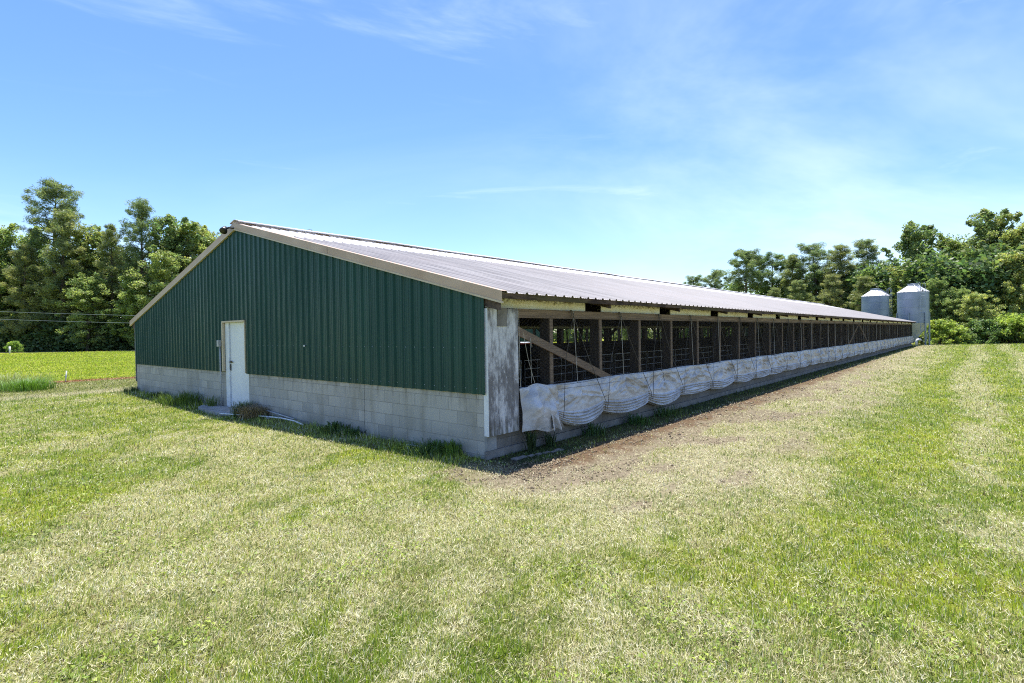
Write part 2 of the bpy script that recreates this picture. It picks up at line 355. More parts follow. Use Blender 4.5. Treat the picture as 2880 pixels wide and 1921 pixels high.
def masks(X, Y):
    n1 = fbm(X*.55, Y*.55, 1); ca, sa = math.cos(.5), math.sin(.5)
    n2 = fbm((X*ca+Y*sa)*1.1, (-X*sa+Y*ca)*3.2, 11); n3 = fbm(X*5, Y*5, 21, 3)
    st = .26*n1 + .44*n2 + .30*n3
    for bx, by, br, w in BLOBS: st = st + (.85 if w > 0 else .6)*w*np.exp(-((X-bx)**2+(Y-by)**2)/(br*br))
    stripe = np.sin((Y+.25*np.sin(X*.2))*2*math.pi/1.9)
    rightlawn = sst(3.2, 4.6, -Y)*sst(0, 4, X)
    st = st + rightlawn*(.24*stripe-.02)
    straw = .15+.8*sst(.40, .64, st)
    d = -Y
    nz = fbm(X*.8, Y*.8, 31)
    strip = sst(.5, .95, d)*(1-sst(2.6, 4.6, d+1.4*(nz-.5)+.022*X))*sst(-1.6, -.2, X+.9*(nz-.5))
    dirt = strip*sst(.40, .58, fbm(X*.9, Y*2.2, 41)+.26*np.exp(-((d-1.05)/.5)**2)-.16*sst(1.3, 3.2, d))*(1-.7*sst(10, 35, X))
    red = sst(.6, .85, d)*(1-sst(.95, 1.45, d+.9*(n3-.5)))*sst(-.6, .6, X)*(1-.7*sst(15, 40, X))
    front = np.exp(-(((X+.45)/.8)**2+((Y+.65)/.8)**2))
    dirt = np.maximum(dirt, sst(.25, .6, front+.35*(n3-.5)))
    return straw, strip, dirt, red, n1, n2, n3
def albedo(X, Y):
    straw, strip, dirt, red, n1, n2, n3 = masks(X, Y)
    L = lambda a, b, t: a*(1-t)[:, None] + b*t[:, None]
    g = L(np.tile(GREEN, (len(X), 1)), np.tile(LIME, (len(X), 1)), sst(.35, .7, n1*.6+n3*.4))
    c = L(g, np.tile(STRAW, (len(X), 1)), np.clip(straw*.85, 0, 1))
    c = L(c, np.tile(np.array([.52, .465, .31]), (len(X), 1)), strip*.8)
    c = L(c, np.tile(DIRT, (len(X), 1)), dirt*.75)
    c = L(c, np.tile(RED, (len(X), 1)), red*.8)
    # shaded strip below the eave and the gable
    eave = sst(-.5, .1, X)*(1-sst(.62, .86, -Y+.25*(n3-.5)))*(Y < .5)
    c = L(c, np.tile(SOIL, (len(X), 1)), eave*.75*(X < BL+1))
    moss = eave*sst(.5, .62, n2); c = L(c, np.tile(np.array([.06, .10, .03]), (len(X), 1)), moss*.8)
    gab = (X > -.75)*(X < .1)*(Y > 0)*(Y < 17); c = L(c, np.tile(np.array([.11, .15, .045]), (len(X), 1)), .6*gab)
    # left field
    dep = (X-CAM[0])*FW[0] + (Y-CAM[1])*FW[1]
    lf = sst(16.5, 18.5, Y)*(X < 60)
    c = L(c, np.tile(np.array([.25, .26, .085]), (len(X), 1)), lf*.75)
    path = np.exp(-((Y-17.6-.1*(X)+.5*(n1-.5))/.75)**2)*(X < 3)*(Y < 22); c = L(c, np.tile(np.array([.55, .50, .32]), (len(X), 1)), path*.9)
    fld = sst(24.2, 24.9, Y+.5*(n3-.5)); c = L(c, L(np.tile(np.array([.36, .44, .035]), (len(X), 1)), np.tile(np.array([.50, .54, .06]), (len(X), 1)), sst(.4, .65, fbm(X*.25, Y*.9, 51, 6))), fld)
    rb = np.exp(-((Y-24.15+.3*(n1-.5))/.55)**2)*(X > -1.6)*(X < 12); c = L(c, np.tile(np.array([.38, .13, .08]), (len(X), 1)), np.clip(rb*1.25*sst(.30, .5, n3+.15), 0, 1))
    rd = np.exp(-((dep-77.0)/1.5)**2)*(Y > 40)*(X < 40); c = L(c, np.tile(np.array([.46, .40, .31]), (len(X), 1)), rd)
    lat = (X-CAM[0])*math.sin(YAW)-(Y-CAM[1])*math.cos(YAW); tree_shade = sst(79.0, 80.5, dep)*(Y > 40)*(lat < -34); c = L(c, np.tile(np.array([.12, .15, .045]), (len(X), 1)), tree_shade)  # ground past the road darkened: shade of the woods painted into its colour
    return c
# one sheet: fine around the camera, running out to the horizon
ang = np.concatenate([np.arange(-62, 62, .3), np.arange(62, 298, 6.0)])*math.pi/180 + YAW
rad = np.concatenate([[0.4, 1.2], np.geomspace(2.0, 110, 300), np.geomspace(125, 2000, 14)])
A_, R_ = np.meshgrid(ang, rad, indexing='ij')
GX = (CAM[0]+R_*np.cos(A_)).ravel(); GY = (CAM[1]+R_*np.sin(A_)).ravel()
GV = np.stack([GX, GY, ground_z(GX, GY)], 1); na, nr = len(ang), len(rad)
ii, jj = np.meshgrid(np.arange(na), np.arange(nr-1), indexing='ij'); i2 = (ii+1) % na
GF = np.stack([ii*nr+jj, ii*nr+jj+1, i2*nr+jj+1, i2*nr+jj], -1).reshape(-1, 4)
cc = len(GV); GV = np.vstack([GV, [[CAM[0], CAM[1], 0]]])
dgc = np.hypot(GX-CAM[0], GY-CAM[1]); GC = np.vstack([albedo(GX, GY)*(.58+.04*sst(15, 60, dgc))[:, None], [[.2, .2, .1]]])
# the small hole under the camera is closed with thin quads
GF = np.vstack([GF, np.stack([np.full(na, cc), np.arange(na)*nr, ((np.arange(na)+1) % na)*nr, np.full(na, cc)], 1)]) if False else GF
ground = np_mesh('ground', GV[:-1], GF, M['ground'], None, True, GC[:-1]); tag(ground, kind='structure')

# ------------------------------------------------------------------ the barn
barn = empty('livestock_barn'); tag(barn, 'long low livestock barn with green metal gable, open sides and a grey ribbed roof', 'barn')
RZ = lambda y: 2.494 + .25*(y if y <= BW/2 else BW-y)
EO = .404; RIB = .2345
# gable siding: ribbed sheet as real folds
def rib_profile(a, b, amp, off=0.0, extra=()):
    pts = []
    k = math.floor((a-off)/RIB) - 1
    prof = [(0, 0), (.022, 1), (.050, 1), (.072, 0), (.112, 0), (.117, .16), (.127, .16), (.132, 0), (.172, 0), (.177, .16), (.187, .16), (.192, 0)]
    while off + k*RIB < b:
        for t, h in prof: pts.append((off+k*RIB+t, h*amp))
        k += 1
    xs = [p[0] for p in pts]; hs_ = [p[1] for p in pts]
    out = sorted([p for p in pts if a < p[0] < b] + [(e, float(np.interp(e, xs, hs_))) for e in (a, b, *extra)])
    return out
def siding(x, sign, parent, door=None):
    mb = MB(); prof = rib_profile(-.05, BW+.03, .030, 8.41-.038, (BW/2, *( [door[0]-1e-4, door[0], door[1], door[1]+1e-4] if door else [])))
    vs = []; fs = []
    for y, h in prof:
        z0 = .94
        if door and door[0] <= y <= door[1]: z0 = door[2]
        xx = x + sign*h
        vs += [(xx, y, z0), (xx, y, RZ(y)-.07)]
    for i in range(len(prof)-1):
        if prof[i+1][0]-prof[i][0] < 2e-4: continue
        a = 2*i; fs.append((a, a+2, a+3, a+1))
    mb.add(vs, fs); return mb.build('gable_siding', M['green'], parent)
gs = siding(-.022, -1, barn, (7.87, 9.13, 2.2))
siding(BL+.022, 1, barn)
# screws in rows across the siding
mb = MB()
for z in (1.02, 1.62):
    k = 0
    y = 8.41-.038-.03
    while y > -.05:
        if not (7.8 < y < 9.2): mb.box((-.028, y-.006, z-.006), (-.0225, y+.006, z+.006))
        y -= RIB
tag(mb.build('siding_screws', M['galv'], gs), kind='stuff')
mb = MB(); mb.lathe([(0.0001, 0), (.022, .0), (.022, .012), (.0001, .014)], 10)
o = mb.build('vent_cap', M['pvc'], barn); o.rotation_euler = (0, -math.pi/2, 0); o.location = (-.043, 5.05, 1.62)
# back of the gable (inner lining, dark) so that light does not leak
# block base walls
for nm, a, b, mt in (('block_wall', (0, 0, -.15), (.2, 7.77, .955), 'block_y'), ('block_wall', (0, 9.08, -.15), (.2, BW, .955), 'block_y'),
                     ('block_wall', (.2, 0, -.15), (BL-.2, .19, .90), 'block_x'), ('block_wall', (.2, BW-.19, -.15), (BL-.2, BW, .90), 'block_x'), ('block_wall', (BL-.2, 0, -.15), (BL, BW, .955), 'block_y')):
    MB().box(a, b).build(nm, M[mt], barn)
mb = MB().box((-.03, -.045, -.15), (BL, -.003, .115)); mb.build('footing', M['footing'], barn)
MB().box((-.012, -.043, .12), (.19, -.003, .335)).build('corner_block', M['concrete'], barn)
MB().box((.21, .2, -.1), (BL-.21, BW-.2, .03)).build('floor_slab', M['slab'], barn)
# roof sheets
def roof_sheet(y0, y1, lift, mat, name, near=True):
    prof = rib_profile(-.064, BL+.10, .028, 0.0); n = len(prof); vs = []; fs = []
    for y in (y0, y1):
        for x, h in prof: vs.append((x, y if near else BW-y, 2.494+.25*y+h+lift))
    fs = [(i, i+1, n+i+1, n+i) for i in range(n-1)]
    mb = MB(); mb.add(vs, fs); return mb.build(name, M[mat], barn)
roof_sheet(-EO, 6.05, .0, 'roof', 'roof_sheet'); roof_sheet(5.95, BW/2-.12, .006, 'roof_clean', 'roof_sheet')
roof_sheet(-EO, 6.05, .0, 'roof', 'roof_sheet', False); roof_sheet(5.95, BW/2-.12, .006, 'roof_clean', 'roof_sheet', False)
# under-deck purlins carry the sheets
mb = MB()
for sgn in (0, 1):
    for y in np.arange(.0, 8.0, 1.15):
        yy = y if not sgn else BW-y
        mb.beam((0, yy, 2.494+.25*y-.035), (BL, yy, 2.494+.25*y-.035), .09, .04)
mb.build('purlins', M['interior'], barn)
# ridge: raised cap on blocks over a dark vent slot
zr = 2.494+.25*BW/2
mb = MB()
for a, b in ((0, 1), (0, -1)):
    pass
rng = random.Random(4); x = -.07; vs = []; fs = []
xs = [-.07]
while xs[-1] < BL+.1: xs.append(xs[-1]+rng.uniform(1.2, 2.4))
for i, x in enumerate(xs):
    dz = rng.uniform(-.015, .02)
    vs += [(x, BW/2-.24, zr+.045+dz-.035), (x, BW/2-.24, zr+.055+dz-.02), (x, BW/2, zr+.10+dz*.6), (x, BW/2+.24, zr+.055+dz-.02), (x, BW/2+.24, zr+.045+dz-.035)]
for i in range(len(xs)-1):
    for j in range(4): fs.append((i*5+j, (i+1)*5+j, (i+1)*5+j+1, i*5+j+1))
MB().add(vs, fs).build('ridge_cap', M['roof_clean'], barn)
mb = MB()
for i, x in enumerate(np.arange(.1, BL, .95)): mb.box((x, BW/2-.17, zr-.045), (x+rng.uniform(.08, .5), BW/2+.17, zr+.02))
tag(mb.build('ridge_blocks', M['wood'], barn), kind='stuff')
mb = MB().box((-.02, BW/2-.10, zr-.12), (BL, BW/2+.10, zr-.02)); mb.build('ridge_board', M['wood_dark'], barn)
# rake trim
def rake(x0, x1, near):
    mb = MB(); f = (lambda y: y) if near else (lambda y: BW-y)
    def strip(z0, z1, xa, xb):
        ya, yb = -EO-.012, BW/2 - (.0 if near else .002)
        P = [(ya, 2.494+.25*ya), (yb, 2.494+.25*yb)]
        vs = []
        for y, z in P: vs += [(xa, f(y), z+z0), (xb, f(y), z+z0), (xb, f(y), z+z1), (xa, f(y), z+z1)]
        mb.add(vs, [(0,1,2,3),(7,6,5,4),(0,4,5,1),(1,5,6,2),(2,6,7,3),(3,7,4,0)])
    strip(-.118, .030, x0-.012, x0); strip(.026, .030, x0+.0005, x1)
    o = mb.build('rake_trim', M['tan'], barn)
    mb2 = MB(); mb, keep = mb2, None
    P = [(-EO-.012, 2.494-.25*(EO+.012)), (BW/2, 2.494+.25*BW/2)]; vs = []
    for y, z in P: vs += [(x0-.019, f(y), z-.146), (x0+.03, f(y), z-.146), (x0+.03, f(y), z-.1185), (x0-.019, f(y), z-.1185)]
    mb2.add(vs, [(0,1,2,3),(7,6,5,4),(0,4,5,1),(1,5,6,2),(2,6,7,3),(3,7,4,0)])
    mb2.build('trim_lip', M['tan_light'], o)
    return o
rk = rake(-.064, .05, True); rake(-.064, .05, False)
MB().box((-.079, 4.055, 3.40), (-.0765, 4.062, 3.53)).build('trim_seam', M['wood_dark'], rk)
# eave: fascia, cream boards, tails, beam
for near in (True, False):
    f = (lambda y: y) if near else (lambda y: BW-y)
    Y = lambda a, b: (min(f(a), f(b)), max(f(a), f(b)))
    def bx(name, x0, x1, ya, yb, z0, z1, m):
        y0, y1 = Y(ya, yb); return MB().box((x0, y0, z0), (x1, y1, z1)).build(name, M[m], barn)
    # slightly ragged fascia in lengths
    rng = random.Random(9); x = -.05
    mb = MB()
    while x < BL+.08:
        x2 = min(x+rng.uniform(2.4, 4.6), BL+.08); dz = rng.uniform(-.012, .008)
        y0, y1 = Y(-.385, -.345); mb.box((x, y0, 2.322+dz), (x2-.004, y1, 2.388)); x = x2
    mb.build('eave_board', M['fascia'], barn)
    tails = [.012+3.03*k for k in range(22) if .012+3.03*k < BL]
    for k, x in enumerate(tails):
        mb = MB(); vs = []
        for y, z in ((.6, 2.494+.15-.03), (-.30, 2.494-.075-.03)):
            dd = .135 if k else .235
            vs += [(x-.03, f(y), z-dd), (x+.03, f(y), z-dd), (x+.03, f(y), z), (x-.03, f(y), z)]
        mb.add(vs, [(0,1,2,3),(7,6,5,4),(0,4,5,1),(1,5,6,2),(2,6,7,3),(3,7,4,0)]); mb.build('rafter_tail', M['wood_dark'], barn)
        if k < len(tails)-1:
            bx('cream_board', x+.20 if k else .045, tails[k+1]-.36, .012, .030, 2.205, 2.455, 'cream')
    bx('header_beam', .65, BL-.05, -.03, .010, 2.062, 2.198, 'wood')
    bx('top_plate', .02, BL-.05, .032, .21, 2.12, 2.20, 'wood_dark')
    bx('sill_board', .25, BL-.05, .015, .17, .9005, .94, 'wood_dark')
# posts
pm = MB().box((-.042, .0, .94), (.042, .19, 2.119)).build('post', M['post'], barn); pm.location = (1.615, .0115, 0)
for k in range(1, 40):
    for side in (0, 1):
        c = pm.copy(); LNK(c); c.parent = barn; c.location = (1.615+1.552*k, .0115 if not side else BW-.2015, 0)
c = pm.copy(); LNK(c); c.parent = barn; c.location = (1.615, BW-.2015, 0)
bt = MB().box((-.043, -.012, .94), (.043, .0105, 2.061)).build('post_batten', M['wood'], barn); bt.location = (1.615, 0, 0)
for k in range(1, 40):
    c = bt.copy(); LNK(c); c.parent = barn; c.location = (1.615+1.552*k, 0, 0)
# braces
MB().beam((.66, -.0335, 1.875), (3.62, -.0335, .87), .13, .04, (0, 1, 0)).build('brace', M['wood'], barn)
MB().beam((31.45, -.033, 2.06), (28.3, -.033, .95), .12, .04, (0, 1, 0)).build('brace', M['wood'], barn)
MB().beam((31.6, -.033, 2.06), (34.8, -.033, .95), .12, .04, (0, 1, 0)).build('brace', M['wood'], barn)
# weathered white corner board
cb = MB().box((-.02, -.092, .335), (.655, -.0505, 2.19)).build('corner_board', M['board'], barn)
MB().box((-.0245, -.0925, .337), (-.0205, -.004, 2.188)).build('corner_trim', M['white_trim'], cb)
MB().box((.185, -.108, 1.93), (.385, -.0925, 2.20)).build('patch_board', M['footing'], cb)
MB().box((-.02, BW+.0505, .335), (.70, BW+.092, 2.19)).build('corner_board', M['board'], barn)
# wire netting: two families of slanting wires
mb = MB(); z0, z1 = .93, 2.10; h = z1-z0; sl = h/1.75
for sgn in (1, -1):
    x = .5
    while x < BL-.4:
        a = (x, -.0585, z0) if sgn > 0 else (x+sl, -.0585, z0); b = (x+sl, -.0585, z1) if sgn > 0 else (x, -.0585, z1)
        if .7 < x and x+sl < BL-.1:
            w = .0008
            mb.add([(a[0]-w, a[1]-.0006, a[2]), (a[0]+w, a[1]-.0006, a[2]), (a[0], a[1]+.0008, a[2]), (b[0]-w, b[1]-.0006, b[2]), (b[0]+w, b[1]-.0006, b[2]), (b[0], b[1]+.0008, b[2])],
                   [(0, 1, 4, 3), (1, 2, 5, 4), (2, 0, 3, 5)])
        x += .034
mb.build('wire_netting', M['netting'], barn)
# door
door = MB().box((.035, 7.79, .075), (.075, 8.862, 2.172)).build('door', M['white_door'], barn)
MB().box((.015, 8.775, 1.17), (.0345, 8.845, 1.225)).box((.0, 8.70, 1.185), (.0145, 8.90, 1.205)).build('hasp', M['black'], door)
MB().box((.012, 8.835, .98), (.0345, 8.853, 1.14)).build('latch_cord', M['black'], door)
for z in (.35, 1.0, 1.9): MB().box((.029, 7.80, z), (.0345, 7.83, z+.10)).build('hinge', M['galv'], door)
df = MB().box((.0, 8.872, .06), (.08, 9.085, 2.185)).box((.01, 7.755, .06), (.08, 7.785, 2.185)).box((.01, 7.786, 2.175), (.08, 8.871, 2.185)).build('door_frame', M['white_trim'], barn)
MB().box((-.062, 7.84, 2.186), (.01, 9.16, 2.224)).box((-.062, 9.10, .955), (-.002, 9.16, 2.1855)).box((-.05, 7.84, .955), (-.002, 7.866, 2.1855)).build('door_trim', M['tan_light'], barn)
MB().box((-.03, 7.76, .0), (.2, 9.085, .058)).build('threshold', M['concrete'], barn)
# conduit and box
cn = MB().tube([(-.055, 9.28, .0), (-.055, 9.28, 1.58)], .017, 10).build('conduit', M['conduit'], barn, True)
MB().box((-.11, 9.225, 1.58), (-.045, 9.335, 1.745)).box((-.118, 9.232, 1.587), (-.1105, 9.328, 1.738)).build('junction_box', M['conduit'], cn)
# floodlight at the peak
fl = MB().tube([(-.08, 8.25, 4.45), (-.15, 8.33, 4.47), (-.20, 8.36, 4.45)], .022, 8).build('floodlight', M['black'], barn)
hd = MB().lathe([(.0001, .10), (.035, .10), (.055, .06), (.085, -.02), (.09, -.06), (.0001, -.055)], 16).build('lamp_head', M['black'], fl, True)
hd.location = (-.235, 8.42, 4.42); hd.rotation_euler = (R(-25), R(35), 0)
# inside: trusses, inner posts, pen partitions, rod fences, feed line, hoses
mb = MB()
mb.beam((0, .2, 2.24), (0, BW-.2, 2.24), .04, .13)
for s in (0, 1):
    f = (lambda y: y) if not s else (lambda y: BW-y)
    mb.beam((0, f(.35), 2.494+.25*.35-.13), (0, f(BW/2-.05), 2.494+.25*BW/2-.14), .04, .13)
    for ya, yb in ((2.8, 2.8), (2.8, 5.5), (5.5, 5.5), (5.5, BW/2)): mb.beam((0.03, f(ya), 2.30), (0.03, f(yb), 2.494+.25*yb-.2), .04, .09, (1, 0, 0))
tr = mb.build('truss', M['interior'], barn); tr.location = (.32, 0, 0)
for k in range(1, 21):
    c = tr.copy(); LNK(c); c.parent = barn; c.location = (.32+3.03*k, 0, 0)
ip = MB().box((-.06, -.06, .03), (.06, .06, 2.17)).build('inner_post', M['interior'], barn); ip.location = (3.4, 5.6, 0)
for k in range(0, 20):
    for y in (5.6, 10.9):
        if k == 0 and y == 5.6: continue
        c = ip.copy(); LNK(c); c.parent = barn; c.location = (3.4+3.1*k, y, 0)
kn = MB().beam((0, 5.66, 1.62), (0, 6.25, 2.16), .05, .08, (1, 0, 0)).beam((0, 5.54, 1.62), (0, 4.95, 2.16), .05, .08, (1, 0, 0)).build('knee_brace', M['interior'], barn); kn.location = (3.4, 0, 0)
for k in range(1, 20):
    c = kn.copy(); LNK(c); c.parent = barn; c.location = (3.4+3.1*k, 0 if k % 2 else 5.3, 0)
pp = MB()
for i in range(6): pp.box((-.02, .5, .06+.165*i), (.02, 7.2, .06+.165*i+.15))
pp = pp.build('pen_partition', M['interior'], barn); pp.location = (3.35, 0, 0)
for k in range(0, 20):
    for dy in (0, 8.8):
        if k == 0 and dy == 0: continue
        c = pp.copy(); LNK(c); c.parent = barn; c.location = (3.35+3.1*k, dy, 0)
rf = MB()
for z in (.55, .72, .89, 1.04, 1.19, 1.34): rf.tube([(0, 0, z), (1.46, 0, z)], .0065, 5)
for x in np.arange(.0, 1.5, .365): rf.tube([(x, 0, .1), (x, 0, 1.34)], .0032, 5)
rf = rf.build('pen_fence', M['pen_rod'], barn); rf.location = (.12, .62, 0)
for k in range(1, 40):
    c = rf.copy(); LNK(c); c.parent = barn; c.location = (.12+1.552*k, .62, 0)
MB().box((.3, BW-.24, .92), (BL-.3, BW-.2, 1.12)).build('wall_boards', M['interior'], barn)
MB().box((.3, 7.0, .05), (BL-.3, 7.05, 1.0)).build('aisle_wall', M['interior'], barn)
MB().tube([(.3, 4.2, 1.98), (BL-.3, 4.2, 1.98)], .05, 8).build('feed_line', M['pen_rod'], barn)
rng = random.Random(12)
for k in range(14):
    x = 2.0+3.3*k+rng.uniform(-.6, .6); y = rng.choice((2.4, 4.2, 6.2)); w = rng.uniform(.25, .6)
    MB().tube([(x+w*(t-.5)*1.6, y+.1*math.sin(t*5), 2.15-.95*math.sin(math.pi*t)**.7) for t in np.linspace(0, 1, 14)], .022, 6).build('water_hose', M['black'], barn, True)

# ------------------------------------------------------------------ the rolled curtain on the open side
cur = empty('tarp_curtain', (.7, -.05, .95)); tag(cur, 'dirty white tarpaulin curtain bunched in scallops along the open barn side', 'curtain')
rng = random.Random(21)
cusps = [.9, 1.6, 3.0, 4.82]
while cusps[-1] < BL-.4: cusps.append(cusps[-1]+1.74+rng.uniform(-.22, .22))
CZ = [.40+rng.uniform(-.03, .03) for _ in cusps]; SG = [rng.uniform(.09, .17) for _ in cusps]; SH = [rng.uniform(.30, .46) for _ in cusps]
CZ = [c if i < 4 else c-.05 for i, c in enumerate(CZ)]; SG = [g*(1.0 if i < 4 else max(.25, .65-.06*(i-4))*rng.uniform(.4, 1.5)) for i, g in enumerate(SG)]; SG[1] = .17; SG[2] = .13
def curtain_grid(x0, x1, nx, nv):
    X = np.linspace(x0, x1, nx); V = np.linspace(0, 1, nv)
    ca = np.array(cusps); k = np.clip(np.searchsorted(ca, X)-1, 0, len(ca)-2)
    w = ca[k+1]-ca[k]; s = np.clip((X-ca[k])/w, 0, 1)
    cz = np.array(CZ)[k]*(1-s)+np.array(CZ)[np.minimum(k+1, len(ca)-1)]*s
    sk = s**(.8+.5*np.array(SH)[k]); sag = (np.sin(np.pi*sk))**.85
    zbot = cz-np.array(SG)[k]*sag-.03-.05*(vnoise(X*.45, X*0, 13)-.5)*(X > 6)
    zb = zbot+.22+.07*sag+.06*(vnoise(X*1.3, X*0, 3)-.5)
    ztop = .945+.012*np.sin(X*2.1)+.01*vnoise(X*3, X*0, 8)
    XX, VV = np.meshgrid(X, V, indexing='ij'); S_ = sag[:, None]; out = np.zeros((nx, nv, 3))
    u = np.clip(VV/.45, 0, 1); b = np.clip((VV-.45)/.55, 0, 1)
    z = np.where(VV < .45, ztop[:, None]*(1-u)+zb[:, None]*u, zb[:, None]*(1-b)+zbot[:, None]*b)
    # wrinkles running down into the cusps
    dc = np.minimum(s, 1-s)*w
    wr0 = fbm(XX*2.4+u*1.8*np.sign(.5-s)[:, None], u*1.6+k[:, None]*3.7, 61, 3)-.5; wr = .45*wr0+.75*(.32-np.abs(wr0*2))+.25*(fbm(XX*6, u*5, 63, 3)-.5)
    yu = .055+.045*u**.7+.15*wr*np.sin(np.pi*np.clip(u, .0, 1)*.9+.15)
    nf = 5.0+np.mod(k, 3)[:, None]*.0+1.2*fbm(XX*.4, XX*0, 75, 2)
    ph = np.mod(nf*b+.9*fbm(XX*1.1, b*3, 71, 3)+.5*fbm(XX*.35, b*0+2, 73, 2), 1.0)
    fold = np.where(ph < .80, (ph/.80)**.75, np.clip((1-ph)/.20, 0, 1)**1.5)
    tuck = np.sin(np.pi*np.clip(b, 0, 1))**.5
    yb = .088+.020*S_*tuck+(.062*fold-.018)*(.75+.25*S_)+.022*(fbm(XX*5, b*9, 81, 3)-.5)
    blend = sst(0, .25, b); y = np.where(VV < .45, yu, yu*(1-blend)+yb*blend)
    end = sst(.90, 1.0, b); y = y*(1-end)+.055*end
    pinch = np.exp(-(dc/.07)**2)[:, None]; y = y-.012*pinch*b*(1-end)
    z = z + .008*pinch*np.sin(b*np.pi)
    out[..., 0] = XX-.7; out[..., 1] = -y+.0; out[..., 2] = z-.95
    V3 = out.reshape(-1, 3); I, J = np.meshgrid(np.arange(nx-1), np.arange(nv-1), indexing='ij')
    F = np.stack([I*nv+J, (I+1)*nv+J, (I+1)*nv+J+1, I*nv+J+1], -1).reshape(-1, 4)
    return V3, F
V1, F1 = curtain_grid(1.45, 16.0, 1100, 110); V2, F2 = curtain_grid(16.0, BL-.1, 1500, 70)
np_mesh('curtain_sheet', np.vstack([V1, V2]), np.vstack([F1, F2+len(V1)]), M['tarp'], cur, True)
# top hem rolled round a rod
MB().tube([(x-.7, -.012+.004*math.sin(x*3), .952+.010*math.sin(x*2.1)-.95) for x in np.linspace(.72, BL-.15, 220)], .021, 6).build('hem_rod', M['tarp'], cur, True)
# the loose crumpled end by the corner board
nx, nv = 150, 150; Uu, Vv = np.meshgrid(np.linspace(0, 1, nx), np.linspace(0, 1, nv), indexing='ij')
cx = .668+.84*Uu+.10*np.sin(Vv*3)*Uu; czz = .97-.66*Vv-.05*Uu*Vv+.03*np.sin(Uu*7)*Vv
peak = np.exp(-((cx-1.05)/.18)**2); czz = czz+.055*peak*(1-Vv)
pk = np.array([1.05, 1.03]); an = np.arctan2(cx-pk[0], pk[1]-czz+.03); dr = np.hypot(cx-pk[0], czz-pk[1])
fan = np.abs(np.sin(an*3.3+.8*(fbm(Uu*2.2, Vv*2.2, 5, 3)-.5)))**.8
cy = -.085-.09*Vv**.8-.05*fan*np.clip(dr*3, .1, 1)*(1-.7*sst(.45, .75, Vv))-.20*crumple(Uu, Vv, 14, 30, .36)-.09*crumple(Uu, Vv, 23, 46, .16)
czz = czz+.03*crumple(Uu, Vv, 33, 12, .3)*Vv
tail = sst(.72, .95, Uu)*sst(.55, .9, Vv); cy = cy-.02*tail; lft = 1-sst(.0, .22, Uu); cy = cy*(1-.55*lft)-.05*.55*lft
Cv = np.stack([cx-.7, cy+.05, czz-.95], -1).reshape(-1, 3); Cv[:, 1] = np.minimum(Cv[:, 1], -.045)
I, J = np.meshgrid(np.arange(nx-1), np.arange(nv-1), indexing='ij')
np_mesh('crumpled_flap', Cv, np.stack([I*nv+J, (I+1)*nv+J, (I+1)*nv+J+1, I*nv+J+1], -1).reshape(-1, 4), M['tarp'], cur, True)
nx, nv = 70, 90; Uu, Vv = np.meshgrid(np.linspace(0, 1, nx), np.linspace(0, 1, nv), indexing='ij')
tx = 1.24+.20*Vv**1.4+(Uu-.5)*(.10+.20*Vv); tz = .72-.47*Vv+.05*np.abs(np.sin(Uu*5))*Vv-.04*Uu*Vv
ty = -.21-.05*np.sin(Vv*2.6)-.045*np.abs(np.sin(Uu*5.5+Vv*1.5))*(.4+Vv)-.10*crumple(Uu, Vv, 41, 22, .28)
I, J = np.meshgrid(np.arange(nx-1), np.arange(nv-1), indexing='ij')
np_mesh('hanging_tail', np.stack([tx-.7, ty+.05, tz-.95], -1).reshape(-1, 3), np.stack([I*nv+J, (I+1)*nv+J, (I+1)*nv+J+1, I*nv+J+1], -1).reshape(-1, 4), M['tarp'], cur, True)
# lacing ropes (one V per tie) and lift cords
ties = [(cusps[i]+cusps[i+1])/2-.1 for i in range(1, len(cusps)-1)]
off = Vector((.7, -.05, .95))
def tubeL(pts, r, name, m):
    mb = MB()
    for P in pts: mb.tube([Vector(p)-off for p in P], r, 5)
    return mb.build(name, M[m], cur)
for i, t in enumerate(ties):
    a, b = cusps[i+1], cusps[i+2]
    if i == 0: t = 2.16
    P = []
    for c, zc in ((a+.04, CZ[i+1]+.05), (b-.04, CZ[i+2]+.05)):
        P.append([(t+rng.uniform(-.04, .04), -.075, 2.19), (t+(c-t)*.55, -.11, 1.4-.05), (c, -.24, zc+.12), (c, -.22, zc-.03)])
    tubeL(P, .0055, 'lacing_rope', 'rope')
    kx = t; kb = [[(kx+.03*math.cos(q*1.3+i)-.05, -.075+.01*math.sin(q*2), 2.195+.018*math.sin(q*1.9+i)) for q in range(9)]]
    kb.append([(kx-.06, -.07, 2.20), (kx-.02-.05*rng.random(), -.085, 2.12), (kx-.08, -.08, 2.07+.04*rng.random())])
    tubeL(kb, .006, 'tie_knot', 'rope')
    x2 = t+rng.uniform(.02, .14)
    tubeL([[(t+.02, -.07, 2.19), (x2, -.085, .96)], [(x2, -.085, .96), (x2+.03, -.12, .88), (x2+.01, -.13, .80), (x2+.06, -.13, .73)]],   .0055 if i < 8 else .008, 'lift_cord', 'cord' if i % 3 != 2 else 'rope')
tubeL([[(.66, -.105, 2.17), (.68, -.105, 1.0)], [(.78, -.085, 1.85), (.9, -.09, 1.4), (1.04, -.10, 1.03)]], .0042, 'lift_cord', 'cord')
tubeL([[(1.0+.02*math.sin(q), -.085-.0*q, 1.6) for q in (0,)] + [(.97, -.08, 1.75), (.985, -.08, 1.03)]], .0035, 'lift_cord', 'cord')
tubeL([[(x, -.125-.03*math.sin(x*1.7)**2, .87+.01*math.sin(x*1.1)) for x in np.linspace(1.6, 16, 90)]], .0025, 'hem_line', 'rope')

